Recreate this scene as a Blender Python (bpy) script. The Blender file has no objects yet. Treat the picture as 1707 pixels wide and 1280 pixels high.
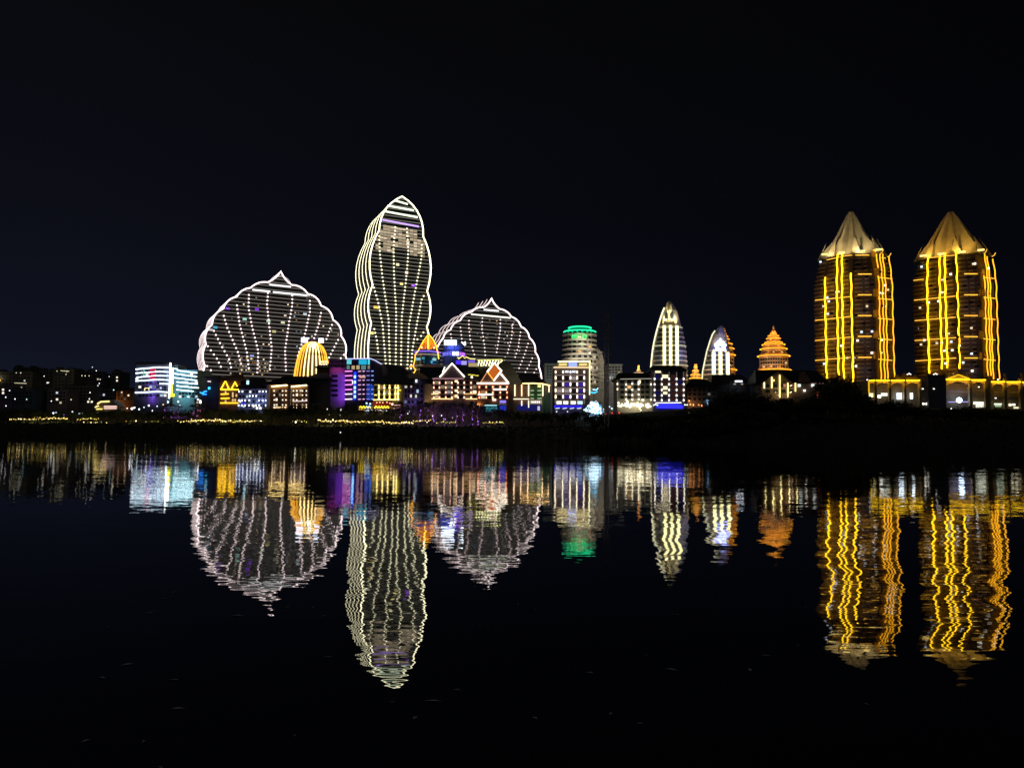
import bpy, math, random
from mathutils import Vector, Matrix
R = random.Random(7)
C = bpy.context.scene.collection
PI = math.pi
# ------------------------------------------------------------------ camera
PW, PH, FOC = 1707.0, 1280.0, 1233.0
PITCH = math.atan((722 - 640) / FOC); ROLL = 0.010
CAM = Vector((0, 0, 3.5))
fw = Vector((0, math.cos(PITCH), math.sin(PITCH)))
r0 = Vector((1, 0, 0)); u0 = r0.cross(fw)
RT = r0 * math.cos(ROLL) + u0 * math.sin(ROLL)
UP = -r0 * math.sin(ROLL) + u0 * math.cos(ROLL)
def ray(px, py): return fw + RT * ((px - PW / 2) / FOC) + UP * ((PH / 2 - py) / FOC)
def P(px, py, Y):
    r = ray(px, py); return CAM + r * (Y / r.y)
cd = bpy.data.cameras.new('camera'); cam = bpy.data.objects.new('camera', cd); C.objects.link(cam)
M = Matrix.Identity(4)
for i in range(3):
    M[i][0] = RT[i]; M[i][1] = UP[i]; M[i][2] = -fw[i]; M[i][3] = CAM[i]
cam.matrix_world = M
cd.sensor_width = 36; cd.lens = 36 * FOC / PW; cd.clip_start = 0.1; cd.clip_end = 20000
bpy.context.scene.camera = cam
# ------------------------------------------------------------------ materials
_em = {}
def E(col, s, key=None):
    k = (tuple(col), s)
    if k in _em: return _em[k]
    m = bpy.data.materials.new('light'); m.use_nodes = True
    n = m.node_tree.nodes; n.clear()
    o = n.new('ShaderNodeOutputMaterial'); e = n.new('ShaderNodeEmission')
    e.inputs[0].default_value = (*col, 1); e.inputs[1].default_value = s
    m.node_tree.links.new(e.outputs[0], o.inputs[0])
    _em[k] = m; return m
_wm = {}
def WM(col, rough=.8, scale=.35, var=.35, spec=.3, metal=0):
    k = (tuple(col), rough, scale, var)
    if k in _wm: return _wm[k]
    m = bpy.data.materials.new('surface'); m.use_nodes = True
    t = m.node_tree; n = t.nodes; b = n['Principled BSDF']
    b.inputs['Roughness'].default_value = rough; b.inputs['Specular IOR Level'].default_value = spec
    b.inputs['Metallic'].default_value = metal
    tc = n.new('ShaderNodeTexCoord'); no = n.new('ShaderNodeTexNoise'); no.inputs['Scale'].default_value = scale
    no.inputs['Detail'].default_value = 5
    mx = n.new('ShaderNodeMix'); mx.data_type = 'RGBA'
    mx.inputs['A'].default_value = (*[c * (1 - var) for c in col], 1)
    mx.inputs['B'].default_value = (*[min(1, c * (1 + var)) for c in col], 1)
    t.links.new(tc.outputs['Object'], no.inputs['Vector']); t.links.new(no.outputs['Fac'], mx.inputs['Factor'])
    t.links.new(mx.outputs['Result'], b.inputs['Base Color'])
    _wm[k] = m; return m
concrete = WM((.30, .28, .26)); pale = WM((.5, .48, .44)); cream = WM((.55, .45, .30)); brown = WM((.26, .15, .09))
darkwall = WM((.12, .12, .13)); tile = WM((.045, .04, .045), .6, 1.2); tileb = WM((.10, .055, .035), .6, 1.2)
glass = WM((.02, .025, .03), .15, .2, .3, .6); metal = WM((.10, .10, .10), .5); olive = WM((.22, .20, .13))
bark = WM((.08, .06, .045), .9, 2); goldpaint = WM((.62, .45, .16), .55); bluegl = WM((.05, .12, .16), .2, .2, .3, .6)
purplewall = WM((.45, .40, .50)); asphalt = WM((.05, .05, .05), .9)
def leafmat(c):
    m = WM(c, .7, .5, .5); return m
leaf = leafmat((.045, .07, .025)); leaf2 = leafmat((.06, .08, .03)); leaf3 = leafmat((.035, .055, .03))
TW = (1.0, .94, .60)       # tower yellow white
PK = (1.0, .80, .80)       # dome pinkish white
GD = (1.0, .56, .010)      # gold
OR = (1.0, .36, .02)       # orange
WW = (1.0, .74, .36)       # warm white
CW = (.80, .92, 1.0)       # cool white
BL = (.03, .04, 1.0); PU = (.30, .05, 1.0); CY = (.05, .55, .9)
# ------------------------------------------------------------------ mesh helper
class MB:
    def __init__(s): s.v = []; s.f = []; s.ci = None
    def cable(s, path, w, d0, d1):
        a = len(s.f); s.ribbon(path, w, d0, d1); s.ci = (a, len(s.f)); return s
    def box(s, a, b, c, d, e, f):
        n = len(s.v)
        s.v += [(x, y, z) for z in (e, f) for y in (c, d) for x in (a, b)]
        s.f += [tuple(n + i for i in q) for q in ((0, 2, 3, 1), (4, 5, 7, 6), (0, 1, 5, 4), (2, 6, 7, 3), (0, 4, 6, 2), (1, 3, 7, 5))]
        return s
    def prism(s, poly, d0, d1):                      # poly [(u,z)] extruded along d
        n = len(s.v); k = len(poly)
        s.v += [(u, d0, z) for u, z in poly] + [(u, d1, z) for u, z in poly]
        s.f += [tuple(range(n, n + k)), tuple(range(n + 2 * k - 1, n + k - 1, -1))]
        s.f += [(n + i, n + k + i, n + k + (i + 1) % k, n + (i + 1) % k) for i in range(k)]
        return s
    def vprism(s, poly, z0, z1, sc=1):               # poly [(u,d)] extruded up
        n = len(s.v); k = len(poly)
        cx = sum(p[0] for p in poly) / k; cy = sum(p[1] for p in poly) / k
        s.v += [(u, d, z0) for u, d in poly] + [(cx + (u - cx) * sc, cy + (d - cy) * sc, z1) for u, d in poly]
        s.f += [tuple(range(n + k - 1, n - 1, -1)), tuple(range(n + k, n + 2 * k))]
        s.f += [(n + i, n + (i + 1) % k, n + k + (i + 1) % k, n + k + i) for i in range(k)]
        return s
    def loft(s, secs):                               # secs: list of (z,[(u,d)]) equal counts, capped
        n = len(s.v); k = len(secs[0][1])
        for z, p in secs: s.v += [(u, d, z) for u, d in p]
        for j in range(len(secs) - 1):
            a = n + j * k; b = a + k
            s.f += [(a + i, a + (i + 1) % k, b + (i + 1) % k, b + i) for i in range(k)]
        s.f += [tuple(range(n + k - 1, n - 1, -1)), tuple(range(n + (len(secs) - 1) * k, n + len(secs) * k))]
        return s
    def lathe(s, prof, seg=24, c=(0, 0), ph=0, el=1):
        return s.loft([(z, [(c[0] + r * math.cos(ph + 2 * PI * i / seg), c[1] + el * r * math.sin(ph + 2 * PI * i / seg)) for i in range(seg)]) for r, z in prof])
    def ribbon(s, path, hw, d0, d1, closed=False):   # path in (u,z)
        k = len(path); L = []; Rr = []
        for i in range(k):
            a = path[(i - 1) % k] if (closed or i > 0) else path[i]
            b = path[(i + 1) % k] if (closed or i < k - 1) else path[i]
            tx, tz = b[0] - a[0], b[1] - a[1]; l = math.hypot(tx, tz) or 1
            nx, nz = -tz / l, tx / l
            L.append((path[i][0] + nx * hw, path[i][1] + nz * hw)); Rr.append((path[i][0] - nx * hw, path[i][1] - nz * hw))
        n = len(s.v)
        for i in range(k): s.v += [(L[i][0], d0, L[i][1]), (Rr[i][0], d0, Rr[i][1]), (Rr[i][0], d1, Rr[i][1]), (L[i][0], d1, L[i][1])]
        for i in range(k if closed else k - 1):
            a = n + 4 * i; b = n + 4 * ((i + 1) % k)
            for q in range(4): s.f.append((a + q, a + (q + 1) % 4, b + (q + 1) % 4, b + q))
        if not closed:
            s.f.append((n, n + 3, n + 2, n + 1)); a = n + 4 * (k - 1); s.f.append((a, a + 1, a + 2, a + 3))
        return s
    def tube(s, pts, rad, seg=5):                    # 3d path
        pts = [Vector(p) for p in pts]; k = len(pts)
        rr = rad if isinstance(rad, (list, tuple)) else [rad] * k
        n = len(s.v)
        for i in range(k):
            t = (pts[min(k - 1, i + 1)] - pts[max(0, i - 1)]).normalized()
            a = t.cross(Vector((0, 0, 1))) if abs(t.z) < .95 else t.cross(Vector((0, 1, 0)))
            a.normalize(); b = t.cross(a)
            for j in range(seg):
                w = 2 * PI * j / seg; s.v.append(tuple(pts[i] + (a * math.cos(w) + b * math.sin(w)) * rr[i]))
        for i in range(k - 1):
            for j in range(seg):
                a = n + i * seg; b = a + seg
                s.f.append((a + j, a + (j + 1) % seg, b + (j + 1) % seg, b + j))
        s.f.append(tuple(range(n + seg - 1, n - 1, -1))); s.f.append(tuple(range(n + (k - 1) * seg, n + k * seg)))
        return s
    def ball(s, c, r):
        n = len(s.v); x, y, z = c
        s.v += [(x, y, z - r), (x + r, y, z), (x, y + r, z), (x - r, y, z), (x, y - r, z), (x, y, z + r)]
        for i in range(4):
            a, b = n + 1 + i, n + 1 + (i + 1) % 4
            s.f += [(n, b, a), (n + 5, a, b)]
        return s
    def build(s, name, mat, parent=None):
        me = bpy.data.meshes.new(name); me.from_pydata(s.v, [], s.f); me.update()
        if mat: me.materials.append(mat)
        if s.ci is not None:
            me.materials.append(metal)
            for p in me.polygons[s.ci[0]:s.ci[1]]: p.material_index = 1
        o = bpy.data.objects.new(name, me); C.objects.link(o)
        if parent is not None: o.parent = parent
        return o
def tag(o, label=None, cat=None, group=None, kind=None):
    if label: o['label'] = label
    if cat: o['category'] = cat
    if group: o['group'] = group
    if kind: o['kind'] = kind
    return o
# ------------------------------------------------------------------ terrain
def sm(a, b, x):
    t = max(0, min(1, (x - a) / (b - a))); return t * t * (3 - 2 * t)
def shore(x): return 332 - 45 * sm(20, 190, x) + 3 * math.sin(x * .05) + 2 * math.sin(x * .13 + 1)
def gz(x, y):
    s = shore(x); rt = sm(20, 130, x)
    prom = 6.3 + 5 * rt; city = 13 + 6.5 * rt
    z = -2 + (prom + 2) * sm(s - 8, s + 36, y)
    z += (city - prom) * sm(385, 408, y)
    z += 26 * sm(560, 900, y) * sm(-150, -420, x)
    z += 10 * sm(600, 1500, y)
    return z
# ------------------------------------------------------------------ frame: a building's own coordinates
def face(px, Y): return -math.degrees(math.atan2(P(px, 690, Y).x, Y))
class Fr:
    def __init__(s, name, label, cat, px, Y, yaw=0, group=None, py=690, z=None):
        p = P(px, py, Y); s.Y = Y
        s.O = Vector((p.x, Y, gz(p.x, Y) if z is None else z))
        s.a = math.radians(yaw); s.u = Vector((math.cos(s.a), math.sin(s.a), 0)); s.n = Vector((-math.sin(s.a), math.cos(s.a), 0))
        e = bpy.data.objects.new(name, None); C.objects.link(e); e.location = s.O; e.rotation_euler = (0, 0, s.a)
        e.empty_display_size = 1; s.e = tag(e, label, cat, group)
    def W(s, t): return s.O + s.u * t[0] + s.n * t[1] + Vector((0, 0, t[2]))
    def q(s, px, py, d=0):
        r = ray(px, py); t = (s.O + s.n * d - CAM).dot(s.n) / r.dot(s.n)
        w = CAM + r * t - s.O; return (w.dot(s.u), w.z)
    def ln(s, pts, w, mat, name='light_strip', d0=-.5, d1=-.1, closed=False, parent=None):
        if parent is None and name == 'eave_light': parent = getattr(s, 'roof', None)
        if parent is None and name == 'gable_light': parent = getattr(s, 'gable', None)
        return MB().ribbon([s.q(*p, d0) for p in pts], w * .8, d0, d1, closed).build(name, mat, parent or s.e)
    def bx(s, x0, x1, y0, y1, d0, d1, mat, name, parent=None):
        a = s.q(x0, y1, d0); b = s.q(x1, y0, d0)
        c = s.q(x0, y0, d0); a = (a[0], min(a[1], b[1])); b = (b[0], max(a[1], b[1]))
        return MB().box(min(a[0], b[0]), max(a[0], b[0]), d0, d1, a[1], b[1]).build(name, mat, parent or s.e)
    def body(s, x0, x1, yt, depth, mat, name='wall', d0=0, parent=None):
        a = s.q(x0, yt, d0); b = s.q(x1, yt, d0)
        return MB().box(a[0], b[0], d0, d0 + depth, -1.5, (a[1] + b[1]) / 2).build(name, mat, parent or s.e)
    def poly(s, pts, d0, d1, mat, name, parent=None):
        o = MB().prism([s.q(*p, d0) for p in pts], d0, d1).build(name, mat, parent or s.e)
        if name in ('gable', 'roof') and not hasattr(s, 'gable'): s.gable = o
        return o
    def dots(s, pts, w, h, mat, name='light_string', d=-.6, parent=None):
        m = MB()
        qs = [s.q(*p, d) for p in pts]
        for u, z in qs: m.box(u - w / 2, u + w / 2, d, d + .35, z - h / 2, z + h / 2)
        if len(qs) > 1: m.cable(qs, .03, d + .36, d + .42)
        return m.build(name, mat, parent or s.e)
    def win(s, x, y, w, h, mat, d=-.08, parent=None, name='window'):
        u, z = s.q(x, y, d)
        return MB().box(u - w / 2, u + w / 2, d, d + .06, z - h / 2, z + h / 2).build(name, mat, parent or s.e)
    def hip(s, x0, x1, ye, yr, depth, mat, over=1.2, inset=.28, name='roof'):
        a, z0 = s.q(x0, ye); b, _ = s.q(x1, ye); _, z1 = s.q((x0 + x1) / 2, yr, depth / 2)
        w = b - a; i = w * inset
        m = MB(); v = [(a - over, -over, z0), (b + over, -over, z0), (b + over, depth + over, z0), (a - over, depth + over, z0),
                       (a + i, depth / 2, z1), (b - i, depth / 2, z1)]
        m.v = v + [(x, y, z - .4) for x, y, z in v[:4]]
        m.f = [(0, 1, 5, 4), (1, 2, 5), (2, 3, 4, 5), (3, 0, 4), (6, 9, 8, 7), (0, 6, 7, 1), (1, 7, 8, 2), (2, 8, 9, 3), (3, 9, 6, 0)]
        s.roof = m.build(name, mat, s.e); return s.roof
    def grid(s, xs, ys, w, h, mats, p=.3, dark=glass, d=-.08):
        for y in ys:
            for x in xs:
                lit = R.random() < p
                s.win(x + R.uniform(-.1, .1), y, w, h, R.choice(mats) if lit else dark, d)
WIN = [E(c_, s_) for c_, s_ in (((1, .62, .25), .9), ((1, .7, .35), .5), ((1, .8, .5), 1.6), ((1, .5, .18), .35), ((1, .75, .5), .22), ((.9, .85, .7), .14), ((1, .6, .3), .1), ((1, .85, .6), .7), ((.8, .85, .9), .3))]
WINC = [E((.6, .8, 1), .8), E((.5, .6, 1), .3), E((1, .9, .8), 1.2)]
def interp(poly, z):                                  # u on polyline (u,z) at height z
    for (a, za), (b, zb) in zip(poly, poly[1:]):
        if min(za, zb) <= z <= max(za, zb) and za != zb: return a + (b - a) * (z - za) / (zb - za)
    return None
def lobes(pts, sag, n=7):                             # scalloped edge through the cusps; sag>0 bulges to the left of travel
    out = []
    for i in range(len(pts) - 1):
        (x0, y0), (x1, y1) = pts[i], pts[i + 1]
        g = sag[i] if isinstance(sag, list) else sag
        dx, dy = x1 - x0, y1 - y0; nx, ny = dy, -dx   # left of travel in picture (y down)
        for k in range(n):
            t = k / n; b = 4 * t * (1 - t) * g
            out.append((x0 + dx * t + nx * b, y0 + dy * t + ny * b))
    out.append(pts[-1]); return out
def extents(out, z):
    xs = []
    k = len(out)
    for i in range(k):
        (a, za), (b, zb) = out[i], out[(i + 1) % k]
        if (za - z) * (zb - z) < 0: xs.append(a + (b - a) * (z - za) / (zb - za))
    return (min(xs), max(xs)) if len(xs) > 1 else None
def point(loc, power, col, size=.3, name='fill_wash', aim=(0, 1, .12)):  # wide spot; the facade washes are added, with no fixture modelled
    l = bpy.data.lights.new(name, 'SPOT'); l.energy = power; l.color = col; l.shadow_soft_size = min(size, .5); l.spot_size = math.radians(158); l.spot_blend = .35
    o = bpy.data.objects.new(name, l); C.objects.link(o); o.location = loc
    o.rotation_euler = Vector(aim).to_track_quat('-Z', 'Y').to_euler(); return o
# ------------------------------------------------------------------ the three petal hotels
def petal(fr, left, right, peak, sagL, sagR, depth, ncont, led, ledb, floors, ribs, dotw, bandmat, wall, sidemat, dotm):
    L = lobes(left, sagL); Rr = lobes(right, sagR)    # both from base up to the peak
    px = L + Rr[::-1][1:]
    out = [fr.q(*p) for p in px]
    body = [(out[0][0], -1.5)] + out + [(out[-1][0], -1.5)]
    # wall core set 0.3 m inside the depth of the outline
    MB().prism(body, 0, depth).build('wall', wall, fr.e)
    for k in range(ncont):
        d = depth * k / (ncont - 1) if ncont > 1 else 0
        w = .46 if k == 0 else .36
        MB().ribbon(out, w, d - .5 if k == 0 else d - .3, d - .02 if k == 0 else d + .3).build('contour_light', led if k == 0 else ledb, fr.e)
    # thin ledges round the side at every floor
    zt = max(z for _, z in out); m = MB(); z = 3.0
    while z < zt - 1:
        e = extents(body, z)
        if e: m.box(e[0] - .1, e[0] + .1, 0.6, depth - .4, z - .25, z + .25)
        z += floors
    m.build('side_ledge', sidemat, fr.e)
    z = 3.0; zs = []
    while z < zt - 1.5:
        e = extents(body, z)
        if e and e[1] - e[0] > 3:
            zs.append(z)
            MB().box(e[0] + .5, e[1] - .5, -.30, -.02, z - .2, z + .2).build('glowing_ledge', bandmat, fr.e)  # ledges glow weakly, LED light on them put into the material
        z += floors
    for rib in ribs:
        rp = [fr.q(*p) for p in rib]; m = MB(); lo = min(z for _, z in rp); hi = max(z for _, z in rp); cab = []
        for z in zs:
            if lo <= z <= hi:
                u = interp(rp, z)
                if u is not None: m.box(u - dotw / 2, u + dotw / 2, -.75, -.33, z - dotw * .5, z + dotw * .5); cab.append((u, z))
        if len(cab) > 1: m.cable(cab, .03, -.32, -.31)
        if m.v: m.build('light_string', dotm, fr.e)
    return out, body, zs

def Z(ox, oy, s, pts): return [(ox + x / s, oy + y / s) for x, y in pts]
S1 = 1629 / 280
zz = lambda pts: Z(310, 440, S1, pts)
frL = Fr('petal_hotel', 'broad fan shaped hotel outlined in pink white scallops behind the gold ribbed dome', 'hotel', 455, 600, 30)
left = zz([(165, 1200), (183, 988), (192, 780), (253, 588), (362, 434), (490, 319), (625, 233), (792, 178), (920, 72)])
right = zz([(1560, 1200), (1545, 885), (1505, 700), (1425, 542), (1310, 406), (1180, 290), (1027, 205), (920, 72)])
sgl = [.07, .12, .16, .16, .15, .13, .12, -.08]
ribsL = [zz(r) for r in (
    [(268, 1062), (200, 985)], [(350, 1025), (300, 920), (200, 785)], [(440, 1025), (420, 930), (330, 770), (265, 640)],
    [(540, 1000), (500, 850), (400, 620), (355, 470)], [(610, 1030), (590, 860), (520, 590), (490, 385)],
    [(690, 1080), (700, 850), (640, 610), (605, 420), (610, 290)], [(810, 1050), (830, 820), (800, 540), (785, 400), (795, 275)],
    [(968, 1050), (960, 830), (1000, 560), (1030, 400), (1030, 300)], [(1080, 900), (1150, 690), (1200, 470), (1200, 355)],
    [(1230, 760), (1290, 570), (1310, 465)], [(1350, 760), (1400, 620), (1425, 570)], [(1380, 920), (1430, 820), (1475, 735)], [(1490, 925), (1540, 870)])]
ledge_glow = E((1, .93, .88), .24); petwall = WM((.10, .09, .085), .5, .3, .3); sideled = WM((.6, .5, .5))
outL, bodyL, zsL = petal(frL, left, right, None, sgl, [-x for x in [.07, .13, .16, .16, .15, .13, -.08]], 31, 5, E(PK, 3.2), E(PK, 1.6), 3.1, ribsL, .95, ledge_glow, petwall, sideled, E(PK, 3.4))
frL.ln(zz([(812, 200), (1018, 222)]), .75, E((1, 1, 1), 1.5), 'light_bar')
frL.ln(zz([(645, 250), (818, 268)]), .75, E((1, 1, 1), 1.5), 'light_bar')
frL.ln(zz([(845, 272), (1178, 306)]), .75, E((1, 1, 1), 1.5), 'light_bar')
frL.ln(lobes(zz([(805, 200), (915, 120), (1020, 205)]), [.18, .18]), .3, E(PK, .7), 'arch_light')
def inside(body, u, z):
    e = extents(body, z); return e and e[0] + 2 < u < e[1] - 2
def scatter(fr, body, n, cx, cy, sx, sy, mats, w=1.1, h=.85):
    k = 0
    while k < n:
        x = R.gauss(cx, sx); y = R.gauss(cy, sy); u, z = fr.q(x, y)
        k += 1
        if not inside(body, u, z) or z < 2: continue
        z = round((z - 3.0) / 3.1) * 3.1 + 3.0 + 1.5
        MB().box(u - w / 2, u + w / 2, -.1, -.03, z - h / 2, z + h / 2).build('window', R.choice(mats), fr.e)
scatter(frL, bodyL, 60, 420, 612, 20, 11, WIN)
scatter(frL, bodyL, 40, 480, 545, 55, 30, WIN + WINC)
for x, y, c in ((405, 432, PU), (285, 615, CY), (640, 892, (.4, .5, 1)), (570, 535, (.5, .9, .8)), (940, 568, (.9, 1, .6)), (800, 553, (.7, .9, .7)), (688, 440, PU), (240, 640, (.9, .8, .8)), (1155, 487, CW), (855, 655, (.9, .8, .3))):
    p = zz([(x, y)])[0]; frL.win(p[0], p[1], 3, 1.8, E(c, .8), -.12)

S2 = 659 / 170
zt2 = lambda pts: Z(570, 310, S2, pts)
frC = Fr('petal_skyscraper', 'tallest tower, curved like a standing petal and edged in yellow white lights', 'skyscraper', 655, 600, 25)
left = zt2([(185, 1250), (188, 885), (198, 640), (240, 287), (388, 68)])
right = zt2([(578, 1250), (548, 912), (550, 680), (525, 328), (388, 68)])
ribsC = [zt2(r) for r in (
    [(235, 1090), (225, 1000), (205, 910)], [(282, 1150), (262, 900), (232, 745), (205, 655)], [(310, 1190), (300, 860), (262, 600), (243, 430), (240, 315)],
    [(345, 1200), (350, 830), (335, 560), (332, 400), (345, 255)], [(380, 1225), (385, 850), (405, 680), (420, 540), (428, 420), (418, 265)],
    [(420, 1225), (432, 900), (470, 690), (512, 470), (515, 365)], [(445, 1180), (455, 1050), (485, 880), (515, 730), (535, 700)], [(470, 1000), (500, 985), (530, 940)])]
outC, bodyC, zsC = petal(frC, left, right, None, [.05, .10, .11, .155], [-.05, -.10, -.10, -.145], 47, 5, E(TW, 4.0), E(TW, 2.5), 3.05, ribsC, .95, E((.95, .95, .75), .26), petwall, sideled, E(TW, 3.2))
for a, b in (((345, 95), (425, 118)), ((295, 128), (465, 158)), ((272, 163), (490, 203))):
    frC.ln(zt2([a, b]), .8, E((.85, 1, .7), 2.0), 'light_bar')
frC.ln(zt2([(262, 219), (498, 263)]), .8, E((.55, .35, 1), 1.6), 'light_bar')
cnt = 0
for r in range(9):
    for c in range(14):
        x = 205 + c * 24.5; y = 258 + r * 19 + (x - 262) * .17
        if r < 2 and (x < 255 or x > 495): continue
        if r >= 7 and 340 < x < 430: continue
        if x < 240 and r < 3: continue
        u, z = frC.q(*zt2([(x, y)])[0])
        if not inside(bodyC, u, z) or cnt >= 96 or R.random() < .1: continue
        cnt += 1
        MB().box(u - 1.5, u + 1.5, -.12, -.03, z - .95, z + .95).build('window', R.choice([E((1, .78, .5), .55), E((1, .78, .5), .38), E((1, .8, .55), .8)]), frC.e)
for x, y, c in ((360, 508, (1, .9, .5)), (385, 632, (1, .8, .3)), (460, 642, (.4, .1, 1)), (418, 560, (1, .8, .5)), (215, 783, (1, .6, .1)), (235, 785, (1, .7, .1)), (195, 950, (1, .8, .2))):
    p = zt2([(x, y)])[0]; frC.win(p[0], p[1], 2.6, 2, E(c, 1.6), -.12)

S3 = 1707 / 220
z3 = lambda pts: Z(700, 480, S3, pts)
frR = Fr('petal_hotel', 'smaller fan shaped hotel with scalloped pink outline right of the tallest tower', 'hotel', 820, 640, 27)
left = z3([(190, 1300), (215, 900), (300, 650), (395, 540), (520, 420), (665, 310), (825, 250), (925, 132)])
right = z3([(1570, 1300), (1535, 1010), (1490, 830), (1415, 645), (1305, 500), (1180, 372), (1030, 272), (925, 132)])
ribsR = [z3(r) for r in (
    [(405, 660), (395, 590)], [(545, 720), (520, 500)], [(705, 880), (650, 690), (630, 500), (632, 390)], [(845, 900), (830, 730), (800, 540), (805, 375)],
    [(985, 860), (1010, 700), (1035, 550), (1038, 400)], [(1120, 880), (1180, 660), (1200, 450)], [(1215, 940), (1270, 760), (1300, 560)],
    [(1262, 1080), (1340, 890), (1405, 690)], [(1350, 1110), (1420, 980), (1465, 870)], [(1460, 1120), (1510, 1035)])]
outR, bodyR, zsR = petal(frR, left, right, None, [.06, .12, .14, .14, .13, .12, -.08], [-.06, -.12, -.14, -.14, -.13, -.12, .08], 27, 4, E(PK, 3.0), E(PK, 1.3), 3.2, ribsR, .9, ledge_glow, petwall, sideled, E(PK, 1.9))
frR.ln(z3([(828, 280), (1020, 298)]), .75, E((1, 1, 1), 1.5), 'light_bar')
frR.ln(z3([(665, 340), (1172, 388)]), .6, E((1, 1, .8), 1.8), 'light_bar')
scatter(frR, bodyR, 40, 835, 570, 30, 22, WIN + WINC)

# ------------------------------------------------------------------ gold twin towers
def gold(label, cx, x0, x1, strips_l, strips_c, strips_r, crown, ytop, Y=560, hz_l=(), hz_c=(), hz_r=(), behind=True, yb=640):
    yaw = -math.degrees(math.atan2(P(cx, 600, Y).x, Y))
    fr = Fr('golden_tower', label, 'tower', cx, Y, yaw, 'pair of gold lit towers')
    ul = fr.q(x0, 560, 14)[0]; ur = fr.q(x1, 560, 14)[0]; um = (ul + ur) / 2; hw = (ur - ul) / 2
    bl = fr.q(strips_l[-1][0] + 4, 560)[0]; br = fr.q(strips_r[0][0] - 3, 560)[0]
    zt = fr.q(cx, ytop)[1]; zsh = fr.q(cx, ytop + 42)[1]
    dl = 12.0; DD = 44
    def plan(s):
        f = lambda u: um + (u - um) * s
        return [(f(ul), dl + 2), (f(bl), 0), (f(bl) + 1, 2.2), (f(br) - 1, 2.2), (f(br), 0), (f(ur), dl + 2), (f(um + hw * .95), DD - 8), (f(br), DD), (f(bl), DD), (f(um - hw * .95), DD - 8)]
    MB().loft([(-1.5, plan(.97)), (zsh - 25, plan(1.0)), (zsh, plan(.99)), (zt, plan(.84))]).build('wall', WM((.13, .09, .07), .5, .3, .4), fr.e)
    def dl_at(u):                                    # depth of the front surface at u
        if u < bl: return (dl + 2) * (bl - u) / (bl - ul)
        if u > br: return (dl + 2) * (u - br) / (ur - br)
        return 2.2
    def solve(px, py):
        d = 0
        for _ in range(6): u, z = fr.q(px, py, d); d = dl_at(u)
        return u, d, z
    # balcony slabs at each floor stand proud of the dark glass wall, in bays between the light strips
    su = [fr.q(a[0], 560, 5)[0] for a in strips_l]; sr = [fr.q(a[0], 560, 6)[0] for a in strips_r]
    segs = [(ul - .6, su[0] - 1.2), (su[0] + 1.2, su[1] - 1), (su[2] + 1, su[3] - 1), (bl + 1.5, (bl + br) / 2 - .8), ((bl + br) / 2 + .8, br - 4), (sr[0] + .8, sr[1] - .5), (sr[2] + .6, sr[3] - .6), (sr[3] + .6, ur + .6)]
    segs = [q_ for q_ in segs if q_[1] - q_[0] > .8]
    z = 3.0; k = 0
    while z < zt - 1:
        sc_f = 1 if z < zsh else 1 - .15 * (z - zsh) / (zt - zsh)
        m = MB()
        for ua, ub in segs:
            pts = []; n_ = 5
            for i in range(n_ + 1):
                t = i / n_; u = um + (ua + (ub - ua) * t - um) * sc_f; d = dl_at(ua + (ub - ua) * t); pts.append((u, d - .35 - .75 * math.sin(PI * t) ** .5))
            back = [(u, d + 2.2) for u, d in pts[::-1]]
            m.vprism(pts + back, z, z + .8)
        m.vprism(plan(sc_f * .9), z + .3, z + .4)  # hidden slab inside the wall joins the bays
        m.build('balcony', WM((.40, .31, .21), .7, .3, .3), fr.e)
        z += 3.25; k += 1
    def wavy(px, ya, yb2, w, mat, name='light_strip', off=0):
        u, d, zA = solve(px, ya); _, _, zB = solve(px, yb2)
        n = max(6, int(abs(zA - zB) / 1.7)); pts = []
        for i in range(n + 1):
            z = zB + (zA - zB) * i / n
            du = .24 * math.sin(z * 2 * PI / 13.6) ; s = 1 if z < zsh else 1 - .06 * (z - zsh) / (zt - zsh)
            pts.append((um + (u - um) * s + du, d - 1.7 + .3 * math.sin(z * 2 * PI / 13.6), z))
        return MB().tube(pts, w * .9, 6).build(name, mat, fr.e)
    gs = E(GD, 3.6); go = E((1, .42, .012), 2.2)
    for zz_ in range(12, int(zsh), 22):  # added spots between the strips brighten the wall
        for a_, b_ in ((0, 1), (2, 3)):
            u = (su[a_] + su[b_]) / 2; point(fr.O + fr.u * u + fr.n * (dl_at(u) - 7) + Vector((0, 0, zz_)), 650, (1, .55, .08), .4)
        u = (bl + br) / 2; point(fr.O + fr.u * u + fr.n * -7 + Vector((0, 0, zz_)), 300, (.8, .7, 1), .4)
    for s_ in strips_l: wavy(s_[0], s_[1], s_[2], .62, gs)
    for s_ in strips_r: wavy(s_[0], s_[1], s_[2], .42, go)
    def hline(xa, ya, xb, yb_, mat, w=.3):
        a = solve(xa, ya); b = solve(xb, yb_)
        n = 4; pts = []
        for i in range(n + 1):
            px = xa + (xb - xa) * i / n; u, d, _ = solve(px, ya); pts.append((u, d - 1.1, a[2] + (b[2] - a[2]) * i / n))
        MB().tube(pts, w, 5).build('floor_light', mat, fr.e)
    gh = E((1, .5, .05), 1.7)
    for h in hz_l: hline(*h, gh)
    for h in hz_c: hline(*h, gh, .36)
    for h in hz_r: hline(*h, gh)
    # gold coloured panels between centre and right strips, each with an added spot
    for h in hz_c:
        u, d, z = solve(h[2] + 8, h[1] - 3)
        MB().box(u - 2.2, u + 1.6, d - .8, d - .1, z - 2.5, z + 3.2).build('wall_panel', WM((.75, .45, .08), .6), fr.e)
        point(fr.O + fr.u * u + fr.n * (d - 4) + Vector((0, 0, z)), 130, (1, .55, .08), .3)
    # lit windows
    lw = [E((1, .9, .75), 2.2), E((.75, .85, 1), 1.6), E((1, .8, .5), 1.0)]
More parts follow.
